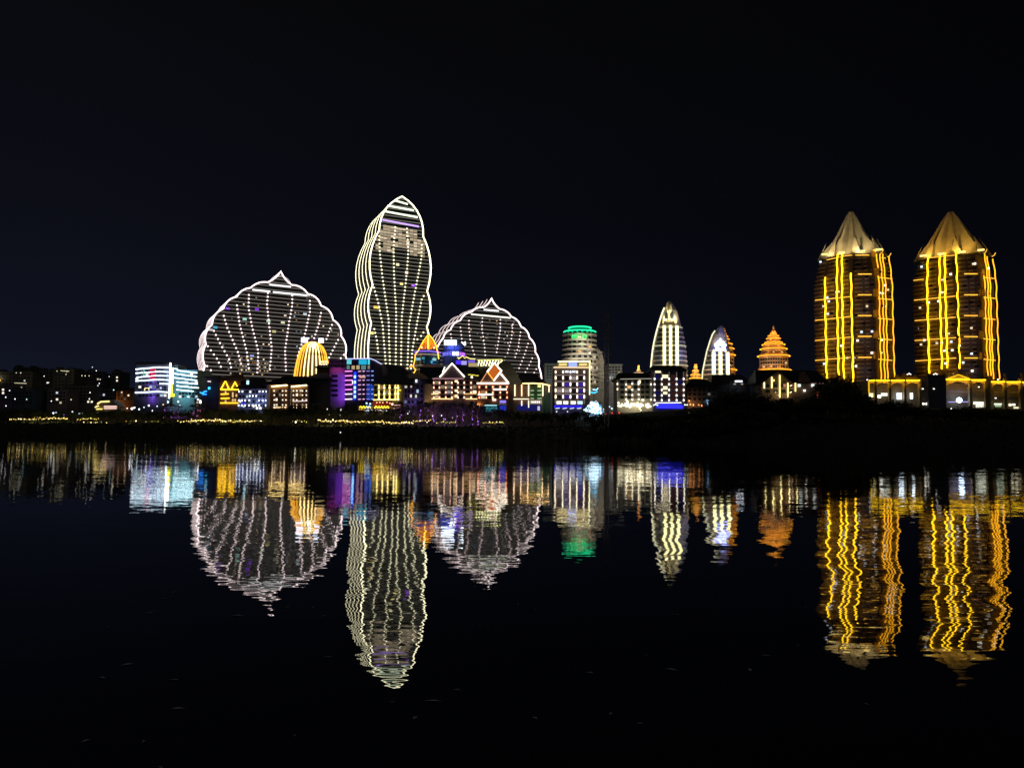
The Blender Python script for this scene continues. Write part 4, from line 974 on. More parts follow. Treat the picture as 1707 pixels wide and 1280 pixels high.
b = Fr('round_tower', 'short round blue lit tower with purple window ring right of the orange arch', 'tower', 755, 478, face(755, 478))
z_ = lambda y: b.q(755, y)[1]; h_ = lambda w: w / 1233 * 478
cb = h_(18)
MB().lathe([(h_(19), -1.5), (h_(19), z_(594)), (h_(17), z_(592)), (h_(17), z_(583))], 28, (0, cb)).build('wall', WM((.08, .12, .28)), b.e)
MB().lathe([(h_(18), z_(582.5)), (h_(18.6), z_(577)), (h_(14), z_(572))], 28, (0, cb)).build('roof', WM((.10, .14, .5)), b.e)
MB().lathe([(h_(10), z_(572)), (h_(10), z_(565))], 20, (0, cb)).build('drum', WM((.08, .12, .28)), b.e)
for j in range(9):
    w = -PI / 2 + (-.42 + .84 * j / 8) * PI; r = h_(17.5)
    c = E((1, .9, 1), 4) if j in (4, 5) else (E((.45, .12, 1), 1.6) if j > 5 else E((.2, .2, 1), .9))
    u = r * math.cos(w); d = cb + r * math.sin(w); MB().box(u - .8, u + .8, d - .4, d + .3, z_(592), z_(586.5)).build('window', c, b.e)
for x in (742, 750, 758, 766): point(b.W((b.q(x, 580)[0], -2.5, z_(584))), 300, (.08, .1, 1), .3)
s = Fr('rooftop_sign', 'bright white rectangular sign on top of the short blue tower', 'sign', 750, 474)
s.bx(740.5, 761, 567.3, 575, 0, .8, E((.75, .88, 1), 5), 'sign_board'); s.bx(744, 745, 575, 583, .1, .7, metal, 'post'); s.bx(757, 758, 575, 583, .1, .7, metal, 'post')
s = Fr('bird_sign', 'small white heart shaped neon sign beside the white rectangular sign', 'sign', 773, 474)
s.poly([(769, 569.5), (772.3, 571.5), (776, 569), (776.5, 574), (774.5, 576), (771.5, 573)][::-1], 0, .8, E((.8, .9, 1), 5), 'emblem'); s.bx(773.6, 774.3, 575.5, 620, .1, .6, metal, 'post')
b = Fr('dark_block', 'dark rooftop block below the orange arch with faint blue panels', 'building', 735, 450)
b.body(700, 760, 612, 14, WM((.05, .07, .09))); b.hip(700, 760, 612, 607, 14, tile, .5, .1)

# ------------------------------------------------------------------ LED office building on the left
b = Fr('led_office', 'office building wrapped in white LED floor lines', 'office building', 282, 520, 0)
b.body(226, 281, 607, 24, WM((.20, .19, .26))); b.body(226, 281, 604, 14, WM((.16, .15, .2)), 'roof_floor', 5)
b.body(283.5, 330, 616, 24, WM((.17, .28, .32))); b.body(284, 297, 608, 12, WM((.2, .25, .3)), 'roof_floor', 5)
wl = E((.66, .86, 1), 5)
for i, (xa, ya, xm, ym, xb, yb) in enumerate(((226, 615.5, 265, 612, 281, 613), (226, 622, 265, 619.3, 281, 620), (228, 629, 260, 626, 281, 626.5), (226, 635, 262, 632.5, 281, 633.4), (266, 639.5, 273, 639.5, 281, 640), (225, 654.5, 262, 652.7, 280, 653.7))):
    b.ln([(xa, ya), (xm, ym), (xb, yb)], .34, wl, 'floor_light')
for xa, ya, xb, yb in ((285, 614, 296, 615), (295, 617.5, 328, 621.5), (286, 622, 328, 628), (290, 629.5, 328, 634), (294, 636.5, 329, 640), (294, 643, 331, 646.5), (294, 649.5, 322, 652)):
    b.ln([(xa, ya), (xb, yb)], .34, E((.60, .92, 1), 5), 'floor_light')
b.bx(280.7, 283.8, 604.5, 664, -1.6, 0, E((.85, .93, 1), 4), 'light_column')
b.grid([233 + 6 * i for i in range(8)], [618.5, 625, 631.5, 638, 645, 650, 659], 1.9, 1.6, WINC, .15)
b.grid([300 + 5.5 * i for i in range(6)], [625, 631, 637.5, 644, 650, 656, 661], 1.7, 1.6, WINC, .2)
b.bx(249, 258.5, 614.5, 632, -.5, -.1, E((1, .02, .12), .55), 'red_panel'); b.bx(238, 241, 615, 626, -.5, -.1, E((.3, .9, .8), .5), 'sign_board')
b.ln([(226.5, 632), (230, 629.5)], .6, E((1, 1, 1), 3), 'lamp'); b.ln([(240.5, 651), (241.5, 646.8), (248, 646.8), (248, 650.5)], .28, E((1, .8, .4), 1.8), 'sign_frame'); b.bx(317, 320.5, 621, 625.5, -.5, -.1, E((1, 1, 1), 2), 'lamp')
for y in (637, 648, 660, 668): point(b.W((b.q(254, y)[0], -2.5, b.q(254, y)[1])), 300, (.3, .1, 1), .4)
point(b.W((10, -7, 14)), 2600, (.45, .9, 1), 1); point(b.W((-10, -7, 20)), 1000, (.5, .55, 1), 1); point(b.W((12, -7, 30)), 2000, (.45, .8, 1), 1)
s = Fr('vertical_sign', 'vertical sign of white then yellow characters beside the bright LED column', 'sign', 287, 516)
for k, y in enumerate((616, 622.5, 629.5, 637)):
    m = MB()
    for a, c in (((0, 0), (5, 0)), ((0, 2.3), (5, 2.3)), ((0, 4.6), (5, 4.6)), ((1, 0), (1, 4.6)), ((4, 0), (4, 4.6))): m.ribbon([s.q(284.3 + a[0], y - 2.3 + a[1]), s.q(284.3 + c[0], y - 2.3 + c[1])], .32, -.5, -.1)
    m.build('character', E((.75, .9, 1), 4), s.e)
for k, y in enumerate((643, 648, 653)):
    m = MB()
    for a, c in (((.5, 0), (4, 0)), ((3.5, 0), (1, 4)), ((.5, 2), (4, 2)), ((.5, 4), (4, 4))): m.ribbon([s.q(284 + a[0], y - 2 + a[1]), s.q(284 + c[0], y - 2 + c[1])], .3, -.5, -.1)
    m.build('character', E((.95, .95, .05), 2.6), s.e)
s.bx(283, 290.5, 656.5, 661, -.5, -.1, E((.9, .95, .02), 2.6), 'lit_panel'); s.bx(283, 290, 612, 676, 0, .4, metal, 'frame')
b = Fr('neon_sign', 'bright blue neon wave sign on the dark block wall', 'sign', 339, 436)
b.ln([(333, 654), (337, 655.5), (341, 652.5), (344.5, 652)], .5, E((.02, .25, 1), 3), 'stroke'); b.ln([(337, 657), (344, 657)], .4, E((.02, .25, 1), 3), 'stroke'); b.dots([(348.5, 647)], 1.2, 1.4, E((.05, .6, 1), 2.2), 'lamp', -.5); b.bx(335, 345, 657.6, 680, .2, .6, metal, 'post')
b = Fr('low_house', 'small orange lit house far left of the LED office', 'house', 204, 560)
b.body(194, 224, 650, 12, WM((.5, .25, .12))); b.hip(194, 224, 650, 646.5, 12, tile, .6); b.grid([198, 203, 208, 214, 219], [654, 659, 665], 1.1, 1.2, WIN, .25)
point(b.W((-6, -5, 6)), 1100, (1, .5, .15), .5)
b = Fr('low_house', 'small lit house at right foot of the LED office', 'house', 333, 470)
b.body(325, 345, 667, 9, cream); b.hip(325, 345, 667, 663, 9, tile, .6); b.grid([329, 334, 340], [671, 675], 1.2, 1.2, WIN, .7); b.dots([(334, 668), (330, 666)], 1, 1, E(CW, 3), 'lamp')
b = Fr('pavilion', 'low pavilion with yellow white roof lines at the far left waterfront', 'pavilion', 177, 470)
b.body(160, 196, 676, 8, cream); b.poly([(157, 676), (166, 668), (186, 666.5), (197, 676)][::-1], -1, 8, WM((.4, .35, .3)), 'roof')
b.ln([(162, 673), (168, 669.5), (182, 669)], .3, E((1, .75, .25), 3), 'roof_light', -1.4, -1.1)
for y in (676.8, 679, 681): b.ln([(173, y), (194, y)], .16, E((1, .7, .65), 1.6), 'edge_light')
b.ln([(158, 679), (164, 676)], .3, E((1, .8, .3), 2.2), 'roof_light', -1.4, -1.1); b.ln([(160, 682), (170, 681.6)], .25, E((1, .8, .2), 2), 'edge_light')

# ------------------------------------------------------------------ dim hillside town, far left
far = [(-4, 55, 619, 860, (.17, .16, .12), 'long dim olive block with rooftop rooms on the far left hill'), (22, 60, 612, 900, (.14, .13, .11), 'upper dim block rising behind the long olive block'),
       (64, 92, 617, 880, (.15, .14, .13), 'dim hillside block with bright window pair near its corner'), (90, 124, 615, 850, (.18, .17, .13), 'dim block edged by a yellow roof light on the hill'),
       (124, 156, 618, 870, (.14, .13, .12), 'dim block with a row of three lit windows on the hill'), (154, 178, 622, 820, (.10, .10, .11), 'dark narrow block with white lamps at its right corner'),
       (186, 201, 619, 760, (.16, .14, .15), 'slim dim tower standing right of the hillside town'), (-4, 22, 645, 640, (.18, .14, .22), 'violet tinted low block at the far left edge'),
       (24, 58, 650, 600, (.06, .09, .12), 'dark bluish low block above the waterfront trees'), (80, 112, 650, 610, (.14, .12, .13), 'lower brownish block under the hillside town'),
       (108, 158, 643, 630, (.13, .12, .12), 'wide lower block with two white lamps on its corner'), (158, 192, 648, 640, (.09, .10, .12), 'lowest dark block beside the slim tower')]
for x0, x1, yt, Y, c, lb in far:
    b = Fr('hillside_block', lb, 'building', (x0 + x1) / 2, Y, R.uniform(-8, 8), 'dim apartment blocks on the far left')
    b.body(x0, x1, yt, 18, WM(c)); n = max(3, int((x1 - x0) / 6))
    b.bx(x0 + 3, x0 + 9, yt - 3.5, yt, 4, 12, WM(c), 'roof_room'); b.bx(x1 - 10, x1 - 5, yt - 2.5, yt, 4, 12, WM(c), 'roof_room')
    for r_ in range(int((672 - yt) / 5.5)): b.bx(x0 + .5, x1 - .5, yt + 2 + 5.5 * r_, yt + 2.8 + 5.5 * r_, -.5, 0, WM(tuple(min(1, v * 1.4) for v in c)), 'balcony')
    b.grid([x0 + 3 + i * 6 for i in range(n)], [yt + 4.5 + 5.5 * i for i in range(min(6, int((672 - yt) / 5.5)))], 1.7, 1.7, [E((1, .8, .5), .6), E((1, .9, .7), 1.2), E((.8, .85, 1), .8)], .07)
    point(b.W((0, -45, 20)), 350, (1, .85, .6), 3)
for x, y, s_, c, Y in ((27, 621.5, 2, (1, 1, .8), 850), (34.5, 621.5, 3, (1, 1, .8), 850), (73.5, 627, 4, (1, 1, .95), 850), (81, 637.8, 3, (1, 1, .9), 850), (95, 618.5, 2, (1, .9, .4), 840), (110, 624, 2, (1, .9, .5), 840), (136.5, 626, 3, (1, .9, .6), 850), (142, 626.5, 3, (1, .9, .6), 850), (148.5, 626.5, 2.4, (1, .85, .5), 850), (160.5, 618, 4, (1, 1, 1), 800), (154, 612, 2.5, (.9, .95, 1), 800), (165.5, 639, 4, (1, 1, 1), 800), (167, 632.5, 2.4, (1, 1, 1), 800), (182, 627.6, 2, (.9, .95, 1), 760), (189.5, 650, 3, (.6, 1, .9), 620), (150, 654.3, 3.2, (1, 1, 1), 625), (149, 665, 3.6, (.9, 1, 1), 625),
                       (0.5, 634, 5, (1, .7, .05), 850), (16, 651, 3, (.95, 1, 1), 635), (9.5, 662, 4, (1, 1, 1), 635), (25, 665, 3.4, (.9, .95, 1), 595), (44.5, 665.5, 2.4, (.6, .9, 1), 595), (85.5, 668.5, 3, (1, 1, 1), 605), (10, 676.5, 3, (1, .9, 1), 595), (118.5, 666, 2.4, (.9, .8, .5), 620)):
    p = P(x, y, Y - 14); e = bpy.data.objects.new('street_lamp', None); C.objects.link(e); g = gz(p.x, p.y); e.location = (p.x, p.y, g)
    tag(e, 'pale lamp glowing on a tall post among the dim hillside blocks', 'street lamp', 'lamps of the hillside town')
    MB().ball((0, 0, p.z - g), .55).build('lamp', E(c, s_ * .7), e); MB().tube([(0, 0, -.3), (0, 0, p.z - g - .7)], .12, 5).build('post', metal, e)
for x0, x1, y, lb in ((24, 44, 638.3, 'thin white light line on the hill above the left blocks'), (101, 115, 618, 'thin yellow light line on the hill roof'),):
    b = Fr('light_line', lb, 'light', (x0 + x1) / 2, 838); b.ln([(x0, y), (x1, y + .8)], .35, E((1, .95, .6), .9)); b.bx((x0 + x1) / 2 - .3, (x0 + x1) / 2 + .3, y + 1, 680, -.3, 0, metal, 'post')

# ------------------------------------------------------------------ lattice pole
steel = WM((.45, .42, .40), .6)
b = Fr('lattice_pole', 'tall dark lattice power pole with thin cross arms', 'pylon', 1011, 330)
z_ = lambda y: b.q(1011, y)[1]
top = z_(520); w0, w1 = .95, .75; m = MB()
for sx in (-1, 1):
    for sy in (-1, 1): MB().tube([(sx * w0, sy * w0, -1), (sx * w1, sy * w1, top)], .13, 4).build('leg', steel, b.e)
z = 0; k = 0
while z < top - 1.5:
    a = w0 + (w1 - w0) * z / top; c = w0 + (w1 - w0) * (z + 1.5) / top; s = 1 if k % 2 else -1
    m.tube([(-a * s, -a, z), (c * s, -c, z + 1.5)], .07, 4); m.tube([(-a * s, a, z), (c * s, c, z + 1.5)], .07, 4); m.tube([(-a, -a * s, z), (-c, c * s, z + 1.5)], .07, 4); m.tube([(a, -a * s, z), (c, c * s, z + 1.5)], .07, 4)
    z += 1.5; k += 1
m.build('bracing', steel, b.e)
for y in (522, 534, 549, 565, 591):
    L = 3.6 if y < 580 else 2.4; MB().tube([(-L, 0, z_(y) - .35), (0, 0, z_(y)), (L, 0, z_(y) + .35)], .1, 4).build('cross_arm', steel, b.e)
for zz_ in (8, 24, 38): point(b.W((-3, -5, zz_)), 60, (1, .9, .85), .2, aim=(.4, 1, .2))  # added spots lift the pole out of the dark
b.e.location.z = b.O.z

# ------------------------------------------------------------------ ground & water
def axis(a, b, fine_a, fine_b, step, coarse):
    xs = []; x = a
    while x < b:
        xs.append(x); x += step if fine_a <= x < fine_b else coarse
    xs.append(b); return xs
xs = axis(-3000, 3000, -420, 420, 6, 120); ys = axis(-400, 6000, 260, 430, 3, 60)
m = MB(); m.v = [(x, y, gz(x, y)) for y in ys for x in xs]; nx = len(xs)
m.f = [(j * nx + i, j * nx + i + 1, (j + 1) * nx + i + 1, (j + 1) * nx + i) for j in range(len(ys) - 1) for i in range(nx - 1)]
g = m.build('ground', WM((.05, .05, .035), .95, .08, .5), None); tag(g, kind='structure')
for p in g.data.polygons: p.use_smooth = True
wm = bpy.data.materials.new('river_water'); wm.use_nodes = True; t = wm.node_tree; n = t.nodes; bs = n['Principled BSDF']
bs.inputs['Base Color'].default_value = (.003, .004, .005, 1); bs.inputs['Roughness'].default_value = .012; bs.inputs['IOR'].default_value = 1.9
tc = n.new('ShaderNodeTexCoord')
def wave(sx, sy, ax, ay, det=2.0, w=0.0):
    mp = n.new('ShaderNodeMapping'); mp.inputs['Scale'].default_value = (sx, sy, 1); mp.inputs['Rotation'].default_value = (0, 0, w)
    no = n.new('ShaderNodeTexNoise'); no.inputs['Scale'].default_value = 1; no.inputs['Detail'].default_value = det; no.inputs['Roughness'].default_value = .5
    t.links.new(tc.outputs['Object'], mp.inputs['Vector']); t.links.new(mp.outputs['Vector'], no.inputs['Vector'])
    s1 = n.new('ShaderNodeVectorMath'); s1.operation = 'SUBTRACT'; s1.inputs[1].default_value = (.5, .5, .5); t.links.new(no.outputs['Color'], s1.inputs[0])
    s2 = n.new('ShaderNodeVectorMath'); s2.operation = 'MULTIPLY'; s2.inputs[1].default_value = (ax, ay, 0); t.links.new(s1.outputs[0], s2.inputs[0])
    return s2.outputs[0]
def vadd(a, b):
    s = n.new('ShaderNodeVectorMath'); s.operation = 'ADD'; t.links.new(a, s.inputs[0]); t.links.new(b, s.inputs[1]); return s.outputs[0]
acc = vadd(wave(.35, 1.3, .022, .019, 1.0, .12), wave(1.3, 7.0, .024, .036, 1.0, -.06))
# a longer swell runs under the right side of the river
lw = wave(.16, .62, .10, .010, 0.0, .08)
sx = n.new('ShaderNodeSeparateXYZ'); t.links.new(tc.outputs['Object'], sx.inputs[0])
gx = n.new('ShaderNodeMapRange'); gx.inputs[1].default_value = 0; gx.inputs[2].default_value = 9; gx.inputs[3].default_value = .22; gx.inputs[4].default_value = 1; t.links.new(sx.outputs['X'], gx.inputs[0])
gy = n.new('ShaderNodeMapRange'); gy.inputs[1].default_value = 17; gy.inputs[2].default_value = 34; gy.inputs[3].default_value = 1; gy.inputs[4].default_value = .14; t.links.new(sx.outputs['Y'], gy.inputs[0])
gm_ = n.new('ShaderNodeMath'); gm_.operation = 'MULTIPLY'; t.links.new(gx.outputs[0], gm_.inputs[0]); t.links.new(gy.outputs[0], gm_.inputs[1])
gs_ = n.new('ShaderNodeVectorMath'); gs_.operation = 'SCALE'; t.links.new(lw, gs_.inputs[0]); t.links.new(gm_.outputs[0], gs_.inputs['Scale'])
acc = vadd(acc, gs_.outputs[0])
acc = vadd(acc, wave(.06, .22, .010, .010, 1.0, .3))
# wind patches make the ripples stronger further out
lp = n.new('ShaderNodeTexNoise'); lp.inputs['Scale'].default_value = .012; t.links.new(tc.outputs['Object'], lp.inputs['Vector'])
mr = n.new('ShaderNodeMapRange'); mr.inputs[1].default_value = .35; mr.inputs[2].default_value = .65; mr.inputs[3].default_value = .75; mr.inputs[4].default_value = 1.25; t.links.new(lp.outputs['Fac'], mr.inputs[0])
sc_ = n.new('ShaderNodeVectorMath'); sc_.operation = 'SCALE'; t.links.new(acc, sc_.inputs[0]); t.links.new(mr.outputs[0], sc_.inputs['Scale'])
ad = n.new('ShaderNodeVectorMath'); ad.operation = 'ADD'; ad.inputs[1].default_value = (0, 0, 1); t.links.new(sc_.outputs[0], ad.inputs[0])
nm = n.new('ShaderNodeVectorMath'); nm.operation = 'NORMALIZE'; t.links.new(ad.outputs[0], nm.inputs[0]); t.links.new(nm.outputs[0], bs.inputs['Normal'])
m = MB(); m.v = [(-3000, -380, 0), (3000, -380, 0), (3000, 400, 0), (-3000, 400, 0)]; m.f = [(0, 1, 2, 3)]
w = m.build('water', wm, None); tag(w, kind='structure')
r = random.Random(31)
for k in range(46):
    px_ = r.uniform(150, 900) if k < 34 else r.uniform(900, 1500); D = r.uniform(7.5, 17); p = P(px_, 900, D); s_ = r.uniform(.03, .09); a = r.uniform(0, 6.28)
    mm = MB(); c_, d_ = math.cos(a), math.sin(a)
    mm.v = [(c_ * s_ * 1.6, d_ * s_ * .8, .006), (-d_ * s_ * .4, c_ * s_ * .4, .014), (-c_ * s_ * 1.5, -d_ * s_ * .8, .005), (d_ * s_ * .4, -c_ * s_ * .4, .016), (0, 0, .001)]; mm.f = [(0, 1, 2, 3), (0, 3, 4), (3, 2, 4), (2, 1, 4), (1, 0, 4)]
    o = mm.build('floating_leaf', WM((.75, .72, .6), .5), None); o.location = (p.x, D, 0); tag(o, 'pale leaf fleck floating on the black near water', 'leaf', 'leaves floating on the near water')
# promenade walk along the bank
m = MB(); kx = list(range(-420, 421, 6))
for x in kx:
    y0, y1 = shore(x) + 37, shore(x) + 42
    m.v += [(x, y0, gz(x, y0) + .15), (x, y1, gz(x, y1) + .15)]
m.f = [(2 * i, 2 * i + 2, 2 * i + 3, 2 * i + 1) for i in range(len(kx) - 1)]
tag(m.build('path', asphalt, None), kind='structure')

# ------------------------------------------------------------------ trees
def tree_mesh(seed, h=10, spread=4.2, nleaf=420, low=.32):
    r = random.Random(seed); tk = MB(); cr = MB()
    top = (r.uniform(-.4, .4), r.uniform(-.4, .4), h * .62)
    tk.tube([(0, 0, -.6), (top[0] * .3, top[1] * .3, h * .22), (top[0] * .7, top[1] * .7, h * .42), top], [.34, .26, .2, .1], 6)
    cl = []
    for i in range(9):
        a = r.uniform(0, 2 * PI); rr = spread * r.uniform(.25, .8); z = h * r.uniform(low + .12, .86)
        c = Vector((rr * math.cos(a), rr * math.sin(a), z)); cl.append((c, spread * r.uniform(.3, .5)))
        tk.tube([(0, 0, h * r.uniform(.2, .4)), c * .55 + Vector((0, 0, h * .14)), c], [.13, .09, .04], 4)
    for i in range(nleaf):
        c, q = r.choice(cl); d = Vector((r.gauss(0, 1), r.gauss(0, 1), r.gauss(0, .75))); d *= q * .62
        p = c + d; s = r.uniform(.28, .62); a = Vector((r.uniform(-1, 1), r.uniform(-1, 1), r.uniform(-.6, .6))).normalized(); b_ = a.orthogonal().normalized()
        k = len(cr.v); cr.v += [tuple(p + a * s), tuple(p + b_ * s * .55), tuple(p - a * s), tuple(p - b_ * s * .55)]; cr.f.append((k, k + 1, k + 2, k + 3))
    return tk, cr
def mesh_of(mb, name, mat):
    me = bpy.data.meshes.new(name); me.from_pydata(mb.v, [], mb.f); me.materials.append(mat); return me
PROT = []
for s_, mt in ((1, leaf), (2, leaf2), (3, leaf3), (4, leaf), (5, leaf2)):
    tk, cr = tree_mesh(s_); PROT.append((mesh_of(tk, 'trunk', bark), mesh_of(cr, 'crown', mt)))
def palm_mesh(seed, h=8):
    r = random.Random(seed); tk = MB(); cr = MB(); lean = r.uniform(-.6, .6)
    tk.tube([(0, 0, -.5), (lean * .3, 0, h * .5), (lean, 0, h)], [.22, .16, .13], 6)
    for i in range(16):
        a = 2 * PI * i / 16 + r.uniform(-.1, .1); up = r.uniform(.1, 1.1); L = r.uniform(2.2, 3.0); pr = None
        for k in range(6):
            tt = k / 5; rr = L * tt; z = h + up * math.sin(tt * 2.0) * 1.2 - 1.6 * tt * tt; w_ = .38 * math.sin(PI * min(1, tt * .9 + .1))
            c = Vector((lean + rr * math.cos(a), rr * math.sin(a), z)); sd = Vector((-math.sin(a), math.cos(a), 0)) * w_
            cur = (tuple(c + sd - Vector((0, 0, w_ * .5))), tuple(c), tuple(c - sd - Vector((0, 0, w_ * .5))))
            if pr:
                n0 = len(cr.v); cr.v += [*pr, *cur]; cr.f += [(n0, n0 + 1, n0 + 4, n0 + 3), (n0 + 1, n0 + 2, n0 + 5, n0 + 4)]
            pr = cur
    return tk, cr
PALM = []
for s_ in (11, 12):
    tk, cr = palm_mesh(s_); PALM.append((mesh_of(tk, 'trunk', bark), mesh_of(cr, 'crown', leaf2)))
def plant(name, x, y, h, wsc, label, group, prot):
    e = bpy.data.objects.new(name, None); C.objects.link(e); e.location = (x, y, gz(x, y)); e.rotation_euler = (0, 0, R.uniform(0, 6.28))
    base = 10 if prot in PROT else 8; e.scale = (wsc, wsc, h / base)
    tag(e, label, 'tree', group)
    for nme, me in zip(('trunk', 'crown'), prot):
        o = bpy.data.objects.new(nme, me); C.objects.link(o); o.parent = e
    return e
def prof_y(tab, x):
    for (a, ya), (b_, yb) in zip(tab, tab[1:]):
        if a <= x <= b_: return ya + (yb - ya) * (x - a) / (b_ - a)
    return tab[-1][1]
tabR = [(985, 690), (1060, 692), (1100, 690), (1140, 686), (1165, 682), (1180, 675), (1192, 664), (1205, 655), (1230, 650), (1262, 656), (1276, 664), (1330, 666), (1352, 668), (1368, 652), (1380, 638), (1398, 628), (1420, 632), (1436, 648), (1447, 664), (1480, 668), (1520, 677), (1560, 680), (1592, 681), (1606, 673), (1620, 676), (1650, 681), (1707, 684), (1800, 686)]
for rowi, (Yt, st, dy) in enumerate(((372, 13, 0), (350, 15, 5), (326, 17, 14))):
    x = 988 + rowi * 5
    while x < 1760:
        yt = prof_y(tabR, x) + R.uniform(-1.5, 3.5) + dy * (1 if x < 1180 or x > 1440 else 1.6)
        p = P(x, yt, Yt); g_ = gz(p.x, Yt); h = p.z - g_
        if 3 < h < 40:
            big = h > 13
            plant('riverbank_tree', p.x, Yt + R.uniform(-4, 4), h * 1.08, R.uniform(.95, 1.25) * (.75 + .035 * h), 'black silhouetted tree on the unlit bank to the right' if not (1368 < x < 1436 and rowi == 0) else 'tall rounded dark tree in front of the left gold tower', 'dark trees on the right bank' if not (1368 < x < 1436 and rowi == 0) else 'tall dark trees before the gold tower', R.choice(PROT))
        x += st * R.uniform(.8, 1.2)
tabL = [(-30, 687), (40, 686), (80, 690), (140, 688), (170, 686), (215, 688), (270, 690), (340, 684), (400, 686), (440, 686), (470, 684), (490, 677), (515, 676), (560, 684), (590, 676), (610, 684), (660, 684), (700, 676), (730, 676), (790, 678), (850, 690), (905, 692), (985, 690)]
x = -25
while x < 985:
    Yt = R.uniform(386, 397); yt = prof_y(tabL, x) + R.uniform(-1, 3)
    yt -= 5.5
    p = P(x, yt, Yt); h = p.z - gz(p.x, Yt)
    if h > 2: plant('riverside_tree', p.x, Yt, max(3.2, h * 1.05), R.uniform(.6, .85), 'small dark tree in the row in front of the riverfront buildings', 'dark trees before the riverfront buildings', R.choice(PROT))
    x += R.uniform(7, 12)
# trees lit violet
for x, yt in ((668, 672), (700, 671), (712, 673), (723, 672), (742, 674), (761, 676), (771, 675), (787, 672), (796, 677), (276, 676), (287, 675), (298, 677), (322, 676), (331, 674)):
    Yt = 384 if x > 500 else 396; p = P(x, yt, Yt); h = p.z - gz(p.x, Yt)
    pe = plant('palm_tree', p.x, Yt, h, .85 * R.uniform(.8, 1.1), 'palm lit violet from below in the row before the gabled hotels' if x > 500 else 'palm lit purple from below in front of the LED office', 'violet lit palms before the gabled hotels' if x > 500 else 'purple lit palms before the LED office', R.choice(PALM))
    pc = E((.55, .2, 1), 3) if x != 331 else E((1, .3, .7), 2.5)
    for a_, b_, c_ in ((.6, -.5, R.uniform(1.5, 5)), (-.5, -.6, R.uniform(2, 6)), (.1, -.7, R.uniform(.6, 3))): MB().ball((a_, b_, c_), R.uniform(.12, .26)).build('uplight', pc, pe)
    point((p.x + .8, Yt - 1.6, gz(p.x, Yt) + h * .45), 700 if x > 500 else 900, (.45, .14, 1) if x != 331 else (1, .2, .7), .2)
# white-blue lit tree
e = Fr('lit_tree', 'tree wrapped in dazzling white and blue bulbs left of the lattice pole', 'tree', 990, 402)
tk, cr = tree_mesh(21, 9, 4.0, 380); tk.build('trunk', bark, e.e); cr.build('crown', leaf3, e.e)
r = random.Random(5); ms = [MB(), MB(), MB()]
for k in range(330):
    a = r.uniform(0, 2 * PI); z = min(9.5, .3 + 7.2 * r.random() ** .8 + r.gauss(0, .8)); rr = (5.4 * max(.25, 1 - abs(z - 2.6) / 9) + r.gauss(0, .7)) * r.random() ** .5
    if z > 11: continue
    ms[k % 3].ball((rr * math.cos(a), rr * math.sin(a), z), r.uniform(.22, .5))
for mm, c in zip(ms, (E((.85, .97, 1), 4.5), E((.55, .9, 1), 3), E((.1, .45, 1), 3))): mm.build('bulb_string', c, e.e)
point(e.O + Vector((0, -6, 5)), 900, (.6, .9, 1), .5)
b = Fr('neon_sign', 'cyan curved neon strokes above the dazzling white lit tree', 'sign', 990, 406)
b.ln([(983, 653), (990, 655), (996, 652.5)], .35, E((.02, .5, 1), 2.5), 'stroke'); b.ln([(988, 649), (994, 650), (997, 647)], .3, E((.3, .8, 1), 2.5), 'stroke'); b.bx(989.5, 990.3, 655, 690, .2, .6, metal, 'post')
# cars with red tail lights
def car(px, py, Y, label, body, tail):
    p = P(px, py, Y); e = bpy.data.objects.new('parked_car', None); C.objects.link(e); e.location = (p.x, Y, gz(p.x, Y) + .05); tag(e, label, 'car', 'cars parked on the riverfront road')
    MB().loft([(.35, [(-2.2, -.85), (2.2, -.85), (2.2, .85), (-2.2, .85)]), (.6, [(-2.3, -.9), (2.3, -.9), (2.3, .9), (-2.3, .9)]), (.95, [(-2.2, -.86), (2.2, -.86), (2.2, .86), (-2.2, .86)])]).build('body', body, e)
    MB().loft([(.95, [(-1.5, -.8), (1.2, -.8), (1.2, .8), (-1.5, .8)]), (1.45, [(-1.0, -.66), (.6, -.66), (.6, .66), (-1.0, .66)])]).build('cabin', glass, e)
    for sx in (-1.4, 1.4):
        for sy in (-.8, .8):
            m = MB(); m.prism([(sx + .33 * math.cos(k * PI / 6), .33 + .33 * math.sin(k * PI / 6)) for k in range(12)], sy - .1, sy + .1); m.build('wheel', asphalt, e)
    for sx in (-1.9, 1.9): MB().ball((sx, -.95, .8), .34).build('tail_light', tail, e)
rd = E((1, .03, .02), 4)
car(1004, 684, 404, 'dark car with glowing red tail lights left of the lattice pole', darkwall, rd)
car(1026, 684, 404, 'dark car with glowing red tail lights right of the lattice pole', WM((.2, .2, .22)), rd)

